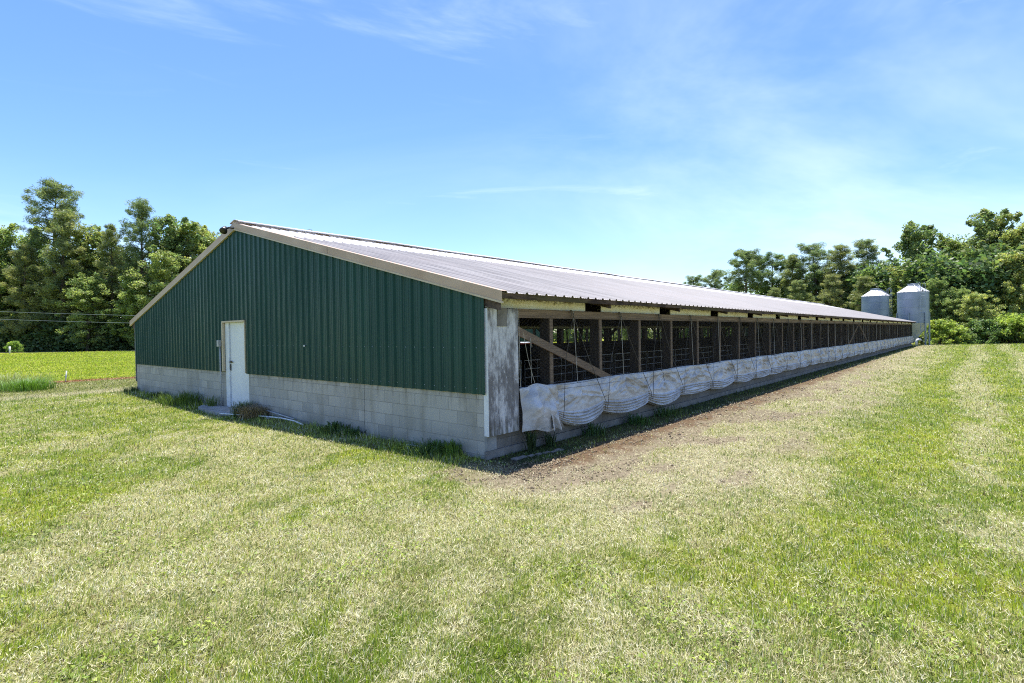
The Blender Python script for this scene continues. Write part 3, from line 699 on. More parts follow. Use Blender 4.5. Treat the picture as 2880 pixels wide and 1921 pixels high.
# ------------------------------------------------------------------ small things round the barn
pad = MB()
pv = [(-.58, 7.95), (-.42, 7.7), (-.03, 7.7), (-.03, 9.8), (-.30, 9.85), (-.52, 9.5), (-.64, 8.7)]
pad.add([(x, y, -.05) for x, y in pv]+[(x, y, .055+.004*i) for i, (x, y) in enumerate(pv)], [tuple(range(7))[::-1], tuple(range(7, 14))]+[(i, (i+1) % 7, 7+(i+1) % 7, 7+i) for i in range(7)])
tag(pad.build('concrete_step', M['concrete']), 'cracked grey concrete slab on the ground before the white door', 'step')
p1 = MB().tube([(-.62, 7.9, .05), (-.40, 7.2, .055), (-.22, 6.55, .06), (-.14, 5.9, .07), (-.15, 5.3, .065), (-.24, 4.8, .05)], .016, 8)
tag(p1.build('plastic_pipe', M['pvc'], None, True), 'thin white curved plastic pipe lying in the shaded grass by the gable', 'pipe')
p2 = MB().tube([(-.07, 6.95, .17), (-.06, 6.2, .12), (-.07, 5.5, .08)], .014, 8)
tag(p2.build('short_pipe', M['conduit'], None, True), 'short straight grey pipe against the block wall beside the dead clump', 'pipe')
p3 = MB().tube([(-.16, 1.62, .035), (-.14, 1.45, .04), (-.15, 1.30, .04)], .014, 7)
tag(p3.build('pipe_scrap', M['pvc'], None, True), 'short white pipe scrap in weeds near the barn corner', 'scrap')
rng = random.Random(5)
sb = MB()
for i in range(7):
    x = .20+.145*i; y = -.36-.025*i+rng.uniform(-.015, .015); sb.box((x, y-.03-.03*rng.random(), .0), (x+.10+.04*rng.random(), y+.04*rng.random()+.01, .012+.012*rng.random()))
tag(sb.build('concrete_edging', M['footing']), 'thin broken strip of pale concrete lying in the shade under the eave', 'edging')
def rock(name, loc, r, m, label, seed):
    g = random.Random(seed); mb = MB(); mb.lathe([(.001, -.5*r)]+[(r*math.cos(t), r*.7*math.sin(t)) for t in np.linspace(-1.0, 1.2, 6)]+[(.001, .72*r)], 9)
    mb.v = [(x*g.uniform(.85, 1.15), y*g.uniform(.85, 1.15), z) for x, y, z in mb.v]
    o = mb.build(name, M[m], None, True); o.location = loc; return tag(o, label, 'stone')
rock('stone', (-.22, 6.35, .04), .05, 'concrete', 'small rounded stone beside the white pipe in the shaded grass', 2)
# stakes in the left field
st = MB().tube([(0, 0, -.1), (.05, -.02, .47)], .022, 8); o = st.build('marker_stake', M['pvc'], None, True); o.location = (-.65, 24.0, 0)
tag(o, 'thin leaning white stake at the edge of the reddish grass band', 'stake')
st = MB().tube([(0, 0, -.1), (0, 0, .95)], .10, 10); o = st.build('marker_post', M['pvc'], None, True); o.location = (*gp(27, 70), 0)
tag(o, 'upright white post by the road before the left woods', 'post')

# ------------------------------------------------------------------ feed bins
def feed_bin(label, px, D, rot):
    x, y = gp(px, D); root = empty('feed_bin', (x, y, -.15), rot); tag(root, label, 'feed bin', 'feed bins at the far end of the barn')
    r = 1.40; zc, ze = 2.45, 5.78
    n = 46; prof = []
    for i in range(n+1):
        for t in (0, .5):
            z = zc+(ze-zc)*(i+t)/n
            if z <= ze: prof.append((r+(.012 if t else -.012), z))
    MB().lathe(prof, 56).build('bin_body', M['galv'], root, True)
    mb = MB()
    for k in range(4): mb.lathe([(r+.018, zc+(ze-zc)*k/4+dz) for dz in (0, .05)], 56)
    mb.build('body_band', M['steel_leg'], root)
    rf = MB(); nn = 24; vs = []; fs = []
    for k in range(nn*2):
        a = math.pi*k/nn; h = .02 if k % 2 == 0 else 0
        vs += [((r+.05)*math.cos(a), (r+.05)*math.sin(a), ze-.02+h), (.42*math.cos(a), .42*math.sin(a), ze+.72+h)]
    for k in range(nn*2): q = (k+1) % (nn*2); fs.append((2*k, 2*q, 2*q+1, 2*k+1))
    rf.add(vs, fs); rfo = rf.build('bin_roof', M['galv_roof'], root)
    MB().lathe([(.44, ze+.70), (.46, ze+.84), (.50, ze+.845), (.50, ze+.90), (.001, ze+.95)], 24).build('lid', M['galv'], root)
    MB().lathe([(r, zc), (r-.02, zc-.05), (.26, .62), (.26, .40), (.001, .38)], 40).build('hopper', M['hopper'], root, True)
    for k in range(6):
        a = 2*math.pi*(k+.5)/6; cx, sx = math.cos(a), math.sin(a)
        mb = MB().beam(((r+.06)*cx, (r+.06)*sx, 0), ((r+.06)*cx, (r+.06)*sx, zc+1.1), .13, .10, (-sx, cx, 0)); mb.box(((r+.06)*cx-.15, (r+.06)*sx-.15, -.02), ((r+.06)*cx+.15, (r+.06)*sx+.15, .02))
        mb.build('leg', M['steel_leg'], root)
        a2 = 2*math.pi*(k+1.5)/6; P = lambda q, z: ((r+.02)*math.cos(q), (r+.02)*math.sin(q), z)
        MB().tube([P(a, .35), P(a2, 1.75)], .025, 5).tube([P(a2, .35), P(a, 1.75)], .025, 5).build('cross_brace', M['steel_leg'], root)
    la = R(215)-rot if px > 2500 else R(-70)-rot
    ca, sa = math.cos(la), math.sin(la); lr = r+.22; w = .24; ld = MB()
    for s in (-1, 1):
        p = lambda rr, z: (rr*ca-s*w*sa, rr*sa+s*w*ca, z)
        ld.tube([p(lr, 1.6), p(lr, ze+.25), p(lr, ze+.75), p(lr-.18, ze+.95), p(lr-.38, ze+.75), p(lr-.38, ze+.3)], .022, 6)
        ld.tube([p(r+.04, ze+.06), p(.5, ze+.82)], .022, 6)
    for z in np.arange(1.7, ze+.2, .30): ld.tube([(lr*ca+w*sa, lr*sa-w*ca, z), (lr*ca-w*sa, lr*sa+w*ca, z)], .016, 5)
    for t in np.linspace(.08, .95, 6): rr = r+(.5-r)*t; z = ze+.08+.74*t; ld.tube([(rr*ca+w*sa, rr*sa-w*ca, z), (rr*ca-w*sa, rr*sa+w*ca, z)], .016, 5)
    ld.build('ladder', M['galv'], root)
    for a in (R(-90), R(-160), R(-30)):
        MB().box((r*math.cos(a)-.04, r*math.sin(a)-.04, ze-.0), (r*math.cos(a)+.04, r*math.sin(a)+.04, ze+.14)).build('roof_bracket', M['black'], rfo)
    return root
feed_bin('right of two galvanised feed bins, its pale cone hopper and legs in view', 2568, 58.5, R(20))
feed_bin('left of two galvanised feed bins, its lower half hidden by the barn roof', 2462, 65.0, R(35))
# white pipe end near the bins
x, y = gp(2572, 54.5)
o = MB().tube([(0, 0, .0), (0, 0, .5), (.1, -.05, .66), (.4, -.25, .72), (.55, -.35, .60)], .10, 10).build('drain_pipe', M['pvc'], None, True); o.location = (BL+.5, -.35, -.1)
tag(o, 'bent white drain pipe at the far end of the barn under the feed bins', 'pipe')

# ------------------------------------------------------------------ far buildings, wires
nb = empty('neighbouring_barn', (24, 33, 0)); tag(nb, 'second green metal barn glimpsed through the open sides of the first', 'barn')
mb = MB(); prof = rib_profile(-15, 12, .03, 0); vs = []; fs = []
for x, h in prof: vs += [(x, -6-h, .4), (x, -6-h, 2.9)]
mb.add(vs, [(2*i, 2*i+2, 2*i+3, 2*i+1) for i in range(len(prof)-1)])
mb.box((-15, -5.95, -.1), (12, 6, 2.85)); mb.build('wall', M['green'], nb)
mb = MB(); vs = [(-15.3, -6.4, 2.85), (12.3, -6.4, 2.85), (12.3, 0, 4.4), (-15.3, 0, 4.4), (12.3, 6.4, 2.85), (-15.3, 6.4, 2.85), (-15.3, -6.4, 2.80), (12.3, -6.4, 2.80), (12.3, 6.4, 2.80), (-15.3, 6.4, 2.80)]
mb.add(vs, [(0, 1, 2, 3), (3, 2, 4, 5), (0, 6, 7, 1), (5, 4, 8, 9), (6, 9, 8, 7), (0, 3, 5, 9, 6), (1, 7, 8, 4, 2)]); mb.build('roof', M['roof_clean'], nb)
x, y = gp(1472, 38)
rt = empty('red_trailer', (x, y, 0), R(20)); tag(rt, 'small red box trailer with white edging seen through the near end of the barn', 'trailer')
MB().box((-.9, -.5, .55), (.9, .5, 1.12)).build('box_body', M['red'], rt)
MB().box((-.93, -.53, 1.121), (.93, .53, 1.17)).box((-.93, -.53, .49), (.93, .53, .549)).build('edge_trim', M['white_trim'], rt)
for s in (-1, 1):
    w = MB().lathe([(.001, -.06), (.22, -.06), (.25, -.03), (.25, .03), (.22, .06), (.001, .06)], 20).build('wheel', M['black'], rt, True); w.rotation_euler = (math.pi/2, 0, 0); w.location = (0, s*.57, .25)
MB().beam((.9, 0, .5), (1.7, 0, .42), .06, .06).build('tow_bar', M['steel_leg'], rt)
def wire(px0, y0, px1, y1, D, sag, label):
    a = Vector((*gp(px0, D), hgt(px0, y0, D))); b = Vector((*gp(px1, D), hgt(px1, y1, D)))
    pts = [a.lerp(b, t)-Vector((0, 0, sag*4*t*(1-t))) for t in np.linspace(0, 1, 24)]
    return tag(MB().tube(pts, .013, 5).build('overhead_wire', M['steel_leg']), label, 'wire', 'overhead wires before the left woods')
wire(-330, 862, 760, 893, 66, .25, 'upper of two thin overhead wires crossing before the left woods')
wire(-330, 884, 760, 914, 66, .25, 'lower of two thin overhead wires crossing before the left woods')
for px in (-330, 760):
    x, y = gp(px, 66.1); o = MB().tube([(x, y, -.3), (x, y, 6.6)], [.15, .11], 10).build('utility_pole', M['wood'], None, True)
    tag(o, 'wooden utility pole carrying the two thin wires, ' + ('outside the left edge' if px < 0 else 'behind the barn roof'), 'pole')

# ------------------------------------------------------------------ trees
def leaves(centers, radii, n, size, rs, base, flat=.75, jit=.25, aspect=.55, up=.3):
    """leaf-sized rhombi scattered through clumps; returns V, F, colour"""
    C_ = np.repeat(np.asarray(centers), n, 0); Rr = np.repeat(np.asarray(radii), n)[:, None]; N = len(C_)
    d = rs.normal(size=(N, 3)); d /= np.linalg.norm(d, axis=1)[:, None]; rr = rs.random((N, 1))**.45
    P = C_ + d*rr*Rr*np.array([1, 1, flat])
    a = rs.normal(size=(N, 3))*np.array([1, 1, .7]); a /= np.linalg.norm(a, axis=1)[:, None]
    nrm = rs.normal(size=(N, 3))+np.array([0, 0, up*2]); b = np.cross(a, nrm); b /= np.linalg.norm(b, axis=1)[:, None]+1e-9
    s = (size*(.6+.8*rs.random((N, 1))))
    a = a*s*.5; b = b*s*.5*aspect
    V = np.stack([P+a, P+b, P-a, P-b], 1).reshape(-1, 3); F = np.arange(4*N).reshape(-1, 4)
    cl = np.repeat(rs.normal(size=(len(centers), 1)), n, 0)
    k = (1+jit*rs.normal(size=(N, 1))*.8+.16*cl).clip(.45, 1.8); hue = rs.normal(size=(N, 1))*.10+.05*cl
    col = np.asarray(base)[None]*k*np.concatenate([1+hue, np.ones_like(hue), 1-hue*.5], 1).clip(.5, 1.6)
    return V, F, np.repeat(col, 4, 0)
def limb(mb, p, q, r0, r1, rs, n=5, wob=.05):
    p = np.asarray(p, float); q = np.asarray(q, float); L = np.linalg.norm(q-p); pts = []
    for t in np.linspace(0, 1, n): pts.append(p+(q-p)*t+rs.normal(size=3)*wob*L*.5*math.sin(math.pi*t))
    mb.tube(pts, [r0+(r1-r0)*t for t in np.linspace(0, 1, n)], 6, False); return pts
PROTO = {}
def make_pine(key, seed, H=20.0, lo=.45, wid=.17, dens=1.0, lower=0, base=(.060, .080, .036), flatTop=False):
    rs = np.random.RandomState(seed); tr = MB(); lean = rs.normal(size=2)*.02*H
    tp = lambda t: np.array([lean[0]*t*t, lean[1]*t*t, H*t])
    tr.tube([tp(t) for t in np.linspace(0, .97, 9)], [H*.016*(1-.85*t) for t in np.linspace(0, 1, 9)], 8)
    cs, rd = [], []
    nb_ = int(46*dens)
    for i in range(nb_):
        t = lo+(1-lo)*((i+rs.random())/nb_); u = (t-lo)/(1-lo)
        prof = max(.05, 1-((u-.42)/.61)**2)**.5 if flatTop else (1.0-.75*u**1.6)*(.55+.45*min(1, u*3))
        Lb = H*wid*prof*rs.uniform(.55, 1.15); az = i*2.4+rs.normal()*.4; el = rs.uniform(-.10, .65)+.30*u
        p = tp(t); q = p+Lb*np.array([math.cos(az)*math.cos(el), math.sin(az)*math.cos(el), math.sin(el)])
        limb(tr, p, q, H*.0042*(1.2-u), .012, rs, 4, .06)
        for s in np.linspace(.45, 1.0, 2+int(Lb/1.1)):
            cs.append(p+(q-p)*s+rs.normal(size=3)*.35*np.array([1, 1, .5])); rd.append(rs.uniform(.35, .80)*(H/20)**.5)
    for i in range(lower):
        t = rs.uniform(.2, lo); az = rs.random()*6.28; Lb = H*wid*rs.uniform(.5, 1.05); p = tp(t); q = p+Lb*np.array([math.cos(az), math.sin(az), rs.uniform(-.15, .2)])
        limb(tr, p, q, H*.0035, .012, rs, 4, .08)
        for s in (.6, .8, 1.0): cs.append(p+(q-p)*s+rs.normal(size=3)*.4); rd.append(rs.uniform(.5, .9))
    for k in range(5): cs.append(tp(.97)+rs.normal(size=3)*np.array([.5, .5, .4])); rd.append(.55)
    V, F, C_ = leaves(cs, rd, 118, .40, rs, base, .92, .32, .15, .2)
    PROTO[key] = (tr, V, F, C_, H)
def make_broad(key, seed, H=16.0, wid=.30, lo=.12, dens=1.0, base=(.075, .100, .032), spiky=.0, leaf=.34):
    rs = np.random.RandomState(seed); tr = MB(); tp = lambda t: np.array([.3*math.sin(t*2+seed), .3*math.cos(t*3+seed), H*t])
    tr.tube([tp(t) for t in np.linspace(0, .9, 8)], [H*.015*(1-.85*t) for t in np.linspace(0, 1, 8)], 8)
    cs, rd = [], []
    nb_ = int(60*dens)
    for i in range(nb_):
        u = (i+rs.random())/nb_; t = lo+(.96-lo)*u; prof = (math.sin(math.pi*(.20+.74*u)))**.7
        Lb = H*wid*prof*rs.uniform(.35, 1.1); az = i*2.4+rs.normal()*.5; el = rs.uniform(.0, .7)+.5*u*spiky
        p = tp(t*.93); q = p+Lb*np.array([math.cos(az)*math.cos(el), math.sin(az)*math.cos(el), math.sin(el)])
        limb(tr, p, q, H*.0045*(1.15-u), .015, rs, 4, .08)
        for s in np.linspace(.35, 1.0, 4):
            cs.append(p+(q-p)*s+rs.normal(size=3)*.6); rd.append(rs.uniform(.35, .9))
        if spiky and rs.random() < spiky:
            for s in (1.1, 1.25): cs.append(p+(q-p)*s+np.array([0, 0, .4*s])); rd.append(.35)
    V, F, C_ = leaves(cs, rd, 108, leaf*.8, rs, base, .85, .34, .55, .5)
    PROTO[key] = (tr, V, F, C_, H)
def make_bush(key, seed, H=4.0, wid=.8, base=(.08, .11, .03), n=90, leaf=.26):
    rs = np.random.RandomState(seed); tr = MB(); cs, rd = [], []
    for i in range(n):
        az = rs.random()*6.28; u = rs.random()**.7; rr = H*wid*math.sqrt(max(0, 1-(u*.95)**2))*rs.random()**.5
        q = np.array([rr*math.cos(az), rr*math.sin(az), H*u*(.85+.2*rs.random())+.1]); cs.append(q); rd.append(rs.uniform(.35, .75)*H/4)
        if i % 6 == 0: limb(tr, (rs.normal()*.2, rs.normal()*.2, -.1), q, .05, .012, rs, 4, .1)
    V, F, C_ = leaves(cs, rd, 90, leaf, rs, base, .8, .3, .6, .5)
    PROTO[key] = (tr, V, F, C_, H)
PINE = (.068, .092, .042); PINE2 = (.092, .106, .046)
make_pine('pine_open', 3, 24, .62, .15, .85, 0, PINE, True)
make_pine('pine_round', 7, 21, .42, .19, 1.25, 0, PINE, True)
make_pine('pine_full', 11, 20, .30, .17, 1.3, 14, PINE2)
make_pine('pine_tall', 15, 20, .50, .15, 1.0, 8, PINE2)
make_pine('pine_leggy', 19, 18, .55, .20, .9, 4, PINE, True)
make_broad('broad_a', 23, 16, .26, .10, 1.0, (.100, .122, .046))
make_broad('broad_b', 29, 17, .22, .08, 1.1, (.108, .130, .046), .6)
make_broad('broad_spiky', 31, 15, .24, .18, .85, (.090, .115, .046), 1.0, .36)
make_broad('broad_light', 37, 13, .32, .05, 1.0, (.135, .150, .055))
make_bush('bush_dark', 41, 4, .75, (.060, .085, .030))
make_bush('bush_light', 43, 4, .85, (.12, .155, .035))
MESHES = {}
def tree(key, px, D, ytop, label, cat='tree', wx=1.0, name=None, group=None, rz=None, z=0.0):
    trk, V, F, C_, H0 = PROTO[key]
    if key not in MESHES:
        a = trk.build('trunk', M['bark']); b = np_mesh('crown', V, F, M['leaf'], None, False, C_); MESHES[key] = (a.data, b.data)
        bpy.data.objects.remove(a); bpy.data.objects.remove(b)
    x, y = gp(px, D); root = empty(name or ('pine_tree' if 'pine' in key else 'bush' if 'bush' in key else 'broadleaf_tree'), (x, y, z), (px*.7) % 6.28 if rz is None else rz)
    s = (hgt(px, ytop, D)-z)/H0*(1.0 if 'bush' in key else .985); root.scale = (s*wx, s*wx, s)
    for nm, me in zip(('trunk', 'crown'), MESHES[key]):
        o = bpy.data.objects.new(nm, me); LNK(o); o.parent = root
    return tag(root, label, cat, group)
GL, GR = 'trees of the left woods', 'trees of the right woods'
# left woods
tree('broad_b', 8, 84, 618, 'pale broadleaf tree at the left edge of the left woods', group=GL)
tree('pine_open', 153, 85, 512, 'tallest pine of the left woods with a high airy crown', wx=1.05, group=GL)
tree('pine_full', 178, 82, 600, 'full dark pine with boughs to its foot below the tallest pine', wx=1.15, group=GL)
tree('broad_a', 262, 86, 612, 'broadleaf tree between the tallest pine and the round topped pine', group=GL)
tree('pine_tall', 318, 83, 640, 'slender pine just left of the round topped pine', group=GL)
tree('pine_round', 402, 84, 582, 'round topped pine with a bare dark stem in the left woods', wx=1.0, group=GL)
tree('broad_b', 95, 89, 628, 'broadleaf tree filling the gap behind the tallest pine', group=GL, rz=5)
tree('broad_spiky', 508, 86, 606, 'spiky topped broadleaf tree just left of the barn roof', wx=1.0, group=GL)
tree('broad_a', 470, 80, 690, 'leafy lower tree right of the round topped pine', wx=1.1, group=GL, rz=2)
tree('broad_b', 585, 88, 618, 'tree whose top meets the barn roof at the gable slope', group=GL)
tree('pine_full', 70, 81, 690, 'lower pine with yellowish boughs near the left edge', wx=1.2, group=GL, rz=1)
tree('broad_a', 245, 79.5, 760, 'low leafy tree in front of the left woods above the wires', wx=1.2, group=GL, rz=4)
tree('broad_b', 380, 80, 770, 'low broadleaf tree before the bare pine stem', wx=1.3, group=GL, rz=3)
tree('bush_light', 40, 76, 962, 'low pale green bush around the white post by the road', 'bush', .9)
for px, D, y in ((-180, 84, 560), (-420, 82, 580), (-700, 80, 600)): tree('pine_round', px, D, y, 'pine of the left woods beyond the left edge of view', group='left pines out of view')
# behind the barn
tree('pine_open', 868, 110, 653, 'pine whose tip shows above the roof ridge near the peak', group=GL)
tree('pine_open', 925, 112, 662, 'pine whose tip pokes over the ridge, right of another tip', group=GL, rz=1)
for px, y in ((1180, 830), (1500, 850), (1590, 855), (1760, 860)): tree('broad_a', px, 92, y, 'broadleaf tree glimpsed through the open sides of the barn', group='trees seen through the barn')
# right woods, far to near
for px, D, y, k, lb in ((1945, 125, 782, 'pine_round', 'smallest far pine at the left end of the right woods'), (2010, 120, 765, 'pine_round', 'low domed far pine second from the left of the right woods'),
    (2098, 100, 712, 'pine_leggy', 'dark leggy pine standing alone left of the right woods'), (2172, 102, 722, 'pine_leggy', 'thin topped pine right of the leggy pine'),
    (2232, 96, 720, 'pine_tall', 'narrow pine behind the middle of the barn roof'), (2300, 94, 692, 'pine_round', 'broad arching pine in the middle of the right woods'),
    (2368, 90, 694, 'pine_tall', 'pine with a long bare stem above the barn roof'), (2452, 92, 676, 'pine_full', 'dense pine just left of the feed bins'),
    (2255, 86, 790, 'pine_full', 'lower yellow green pine over the roof'), (2330, 82, 775, 'pine_full', 'short full pine before the arching pine'), (2180, 88, 812, 'pine_tall', 'short pine at the foot of the leggy pines'), (2420, 80, 780, 'pine_full', 'short pine behind the left feed bin')):
    tree(k, px, D, y, lb, wx=1.45, group=GR)
tree('broad_light', 2545, 76, 742, 'pale tree behind the gap between the feed bins', wx=.9, group=GR)
tree('broad_spiky', 2572, 78, 626, 'open spiky topped tree over the feed bins', wx=1.0, group=GR)
tree('broad_b', 2675, 76, 648, 'leafy tree right of the spiky topped tree', wx=1.0, group=GR)
tree('broad_a', 2735, 80, 662, 'rounded tree between two taller spiky trees', wx=.9, group=GR)
tree('broad_spiky', 2795, 74, 586, 'tallest spiky topped tree of the right woods', wx=.95, group=GR, rz=3)
tree('broad_b', 2868, 70, 610, 'dense tree at the right edge of the picture', wx=1.15, group=GR)
tree('broad_light', 2850, 66, 690, 'pale yellow green tree low at the right edge', wx=.9, group=GR, rz=1)
tree('broad_a', 2640, 68, 770, 'lower leafy tree just right of the feed bins', wx=1.0, group=GR, rz=5)
tree('broad_light', 2750, 63, 815, 'vine covered mound glowing yellow green at right', wx=1.15, group=GR, rz=2)
tree('broad_a', 2690, 66, 800, 'dark leafy tree behind the vine covered mound', wx=1.1, group=GR, rz=2.5)
for px, D, y in ((3050, 70, 600), (3250, 66, 610), (3500, 62, 620)): tree('broad_b', px, D, y, 'broadleaf tree of the right woods beyond the right edge', group='right trees out of view')
bl = [(2648, 60, 905, 'bush_light', 'pale bush at the foot of the woods beside the bin legs'), (2700, 60, 925, 'bush_dark', 'low dark bush second right of the bin legs'), (2775, 61, 900, 'bush_dark', 'dark bush below the vine covered mound'), (2850, 60, 890, 'bush_light', 'pale bush at the right end of the woods edge'), (2900, 60, 900, 'bush_dark', 'dark bush cut by the right edge of the picture'), (2600, 64, 905, 'bush_dark', 'dark bush behind the legs of the right feed bin')]
for px, D, y, k, lb in bl: tree(k, px, D, y, lb, 'bush', 1.15, group='bushes along the right woods', z=-.2)
# deep woods: one mass on each side that closes the gaps
def woods(pts, seed, n, hmax, label, base, depth=12):
    rs = np.random.RandomState(seed); cs = []
    P = [np.array(gp(*p)) for p in pts]
    for i in range(n):
        k = rs.randint(len(P)-1); t = rs.random(); p = P[k]*(1-t)+P[k+1]*t; q = p+FW[:2]*rs.random()*depth
        cs.append([q[0], q[1], .2+hmax*rs.random()**1.3*(.8+.4*vnoise(np.array([t*5+k*9.]), np.array([1.]), seed)[0])])
    V, F, C_ = leaves(cs, rs.uniform(.9, 1.8, n), 62, .55, rs, base, .8, .3, .6, .4)
    return tag(np_mesh('woods', V, F, M['leaf'], None, False, C_), label, 'woods', kind='stuff')
woods([(-900, 84), (-300, 86), (0, 85), (300, 85), (690, 90)], 3, 2600, 14, 'shaded undergrowth and saplings filling the left woods', (.045, .062, .026))
woods([(690, 92), (1250, 105), (1900, 120)], 6, 900, 6.5, 'low dark wood glimpsed through the open sides of the barn', (.05, .068, .028))
woods([(-900, 79), (0, 80.5), (300, 80.5), (640, 82)], 8, 900, 4.0, 'low shrubs along the foot of the left woods', (.045, .062, .026), 3)
woods([(1900, 120), (2200, 100), (2450, 86), (2620, 70), (2760, 66), (2900, 65), (3600, 60)], 4, 2600, 10, 'shaded undergrowth and saplings filling the right woods', (.055, .076, .028))

# ------------------------------------------------------------------ weeds and grass
def clump(n, h, spread, seed, width=.008, base=(.09, .15, .035), lean=.5):
    rs = np.random.RandomState(seed); V = []; F = []; C_ = []
    for i in range(n):
        a = rs.random()*6.28; rr = spread*rs.random()**.95; p = np.array([rr*math.cos(a), rr*math.sin(a), -.01]); hh = h*rs.uniform(.45, 1.1)
        b = rs.random()*6.28 if rs.random() < .3 else a; ln = hh*lean*rs.uniform(.3, 1.3); d = np.array([math.cos(b), math.sin(b), 0]); w = np.array([-d[1], d[0], 0])*width*rs.uniform(.6, 1.3)
        pts = [p, p+d*ln*.15+np.array([0, 0, hh*.45]), p+d*ln*.5+np.array([0, 0, hh*.82]), p+d*ln+np.array([0, 0, hh*(1.0-.25*lean*rs.random())])]
        k = len(V)
        for j, q in enumerate(pts[:3]): V += [q-w*(1-.22*j), q+w*(1-.22*j)]
        V.append(pts[3]); V.append(pts[3]+w*.05)
        F += [(k, k+1, k+3, k+2), (k+2, k+3, k+5, k+4), (k+4, k+5, k+7, k+6)]
        c = np.asarray(base)*rs.uniform(.6, 1.5); C_ += [c*(1+.1*rs.normal())]*8
    return np.array(V), np.array(F), np.array(C_)
def weed(name, x, y, n, h, spread, seed, label, base=(.09, .15, .035), width=.008, lean=.5, cat='weed'):
    V, F, C_ = clump(n, h, spread, seed, width, base, lean); o = np_mesh(name, V, F, M['blade'], None, False, C_.clip(.01, .9)); o.location = (x, y, 0); return tag(o, label, cat)
weed('tall_weeds', -.28, 11.0, 700, .38, .75, 1, 'big clump of tall green grass against the block wall left of the door', (.12, .19, .035), .006)
weed('tall_weeds', -.2, 9.45, 130, .34, .16, 2, 'small green tuft at the foot of the conduit', (.12, .19, .035), .006)
weed('dead_clump', -.22, 7.0, 1100, .32, .34, 3, 'mound of dead brown grass right of the door', (.36, .27, .17), .005, 1.3)
weed('tall_weeds', -.25, 7.5, 420, .36, .28, 4, 'green grass between the door and the dead brown mound', (.10, .15, .035), .006)
weed('leafy_weed', -.16, 3.75, 170, .22, .34, 5, 'broad leaved dark weed at the wall near the crack', (.07, .13, .035), .016, .6)
weed('leafy_weed', -.16, 3.2, 130, .18, .30, 6, 'broad leaved weed just right of the crack in the wall', (.075, .135, .035), .015, .6)
weed('leafy_weed', -.10, .60, 240, .24, .16, 7, 'bright green feathery weed at the barn corner', (.12, .23, .04), .008, .45)
weed('leafy_weed', -.12, .95, 200, .20, .18, 8, 'bright green weed second from the barn corner', (.11, .21, .04), .008, .5)
weed('grass_tuft', -.30, .95, 260, .22, .35, 9, 'long floppy grass in front of the corner weeds', (.09, .16, .05), .006, 1.0)
weed('spiky_weed', .80, -.19, 46, .42, .09, 10, 'dark spiky weed under the crumpled tarpaulin end', (.045, .075, .025), .013, .55)
weed('spiky_weed', 1.32, -.17, 40, .26, .10, 11, 'smaller dark weed right of the spiky one', (.05, .085, .025), .010, .6)
weed('spiky_weed', 2.55, -.20, 120, .22, .25, 12, 'leafy weed below the second scallop of the curtain', (.06, .11, .03), .010, .6)
weed('spiky_weed', 4.1, -.28, 160, .20, .3, 13, 'low green weeds below the third scallop of the curtain', (.07, .13, .03), .009, .6)
weed('spiky_weed', 5.4, -.25, 120, .22, .4, 14, 'green weeds below the fourth scallop of the curtain', (.07, .13, .03), .009, .6)
weed('tall_weeds', -.2, 13.6, 160, .22, .3, 15, 'thin weed near the left end of the gable wall', (.07, .12, .03), .007)
weed('tall_weeds', -.12, 16.5, 300, .20, .35, 16, 'dark weeds at the far left corner of the barn', (.06, .10, .03), .007)
x, y = gp(18, 20.8)
weed('tall_grass', x, y, 700, .60, 1.4, 17, 'tall unmown seeding grass clump at the left edge of the lawn', (.22, .26, .08), .008, 1.0, 'grass clump')
x, y = gp(74, 19.6)
weed('tall_grass', x, y, 800, .46, .80, 18, 'dense green grass clump right of the unmown edge clump', (.13, .22, .03), .010, .9, 'grass clump')
rs = np.random.RandomState(77)
N = 1400000
rr = np.exp(rs.uniform(math.log(2.4), math.log(95), N)); aa = YAW+R(55)*(2*rs.random(N)-1)
X = CAM[0]+rr*np.cos(aa); Y = CAM[1]+rr*np.sin(aa)
ok = ~((X > -.03) & (X < BL+.1) & (Y > -.05) & (Y < BW+.05)) & ~((X > -.6) & (X < 0) & (Y > 7.75) & (Y < 9.8))
X, Y, rr = X[ok], Y[ok], rr[ok]
straw, strip, dirt, red, n1, n2, n3 = masks(X, Y); n4 = fbm(X*9, Y*9, 91, 3); n5 = fbm(X*2.3, Y*2.3, 95, 3)
eave = (X > .0)*(Y > -.62)*(Y < 0)*1.0
keep = rs.random(len(X)) > np.clip(.66*dirt+.60*red+.12*strip+.55*eave+.5*sst(.58, .72, n4), 0, .92)
X, Y, rr, straw, strip, dirt, eave, n2, n3, n4, n5 = [q[keep] for q in (X, Y, rr, straw, strip, dirt, eave, n2, n3, n4, n5)]; N = len(X)
gw = np.exp(-((X+.25)/.35)**2)*(Y > 0)*(Y < 16.5)
field = (Y > 24.6)*1.0
dry = rs.random(N) < np.clip(.12+.42*straw*sst(.30, .60, n4*.5+n5*.5)+.34*strip+.35*dirt, 0, .85)*(1-.92*field)*(1-.5*gw)
tuft = .55+.95*sst(.35, .65, n4)
h = np.where(dry, rs.uniform(.004, .022, N), rs.uniform(.014, .040, N)*tuft*(1+2.0*gw*rs.random(N)))*(1+rr/40)
ln = np.where(dry, rs.uniform(.010, .045, N), rs.uniform(.006, .024, N)*(1+1.5*gw))*(1+rr/40)
w = np.where(dry, .0010, .0016)*rs.uniform(.6, 1.5, N)*(1+rr/4.2)
th = np.where(rs.random(N) < .35, .5+.7*rs.normal(size=N)+3.5*(n5-.5), rs.random(N)*6.283)
z0 = ground_z(X, Y); base = np.where(dry, rs.uniform(.004, .026, N), 0.0)
d = np.stack([np.cos(th), np.sin(th)], 1); pth = th+rs.normal(size=N)*.6
side = np.stack([-np.sin(pth), np.cos(pth)], 1)*w[:, None]; P = np.stack([X, Y], 1)
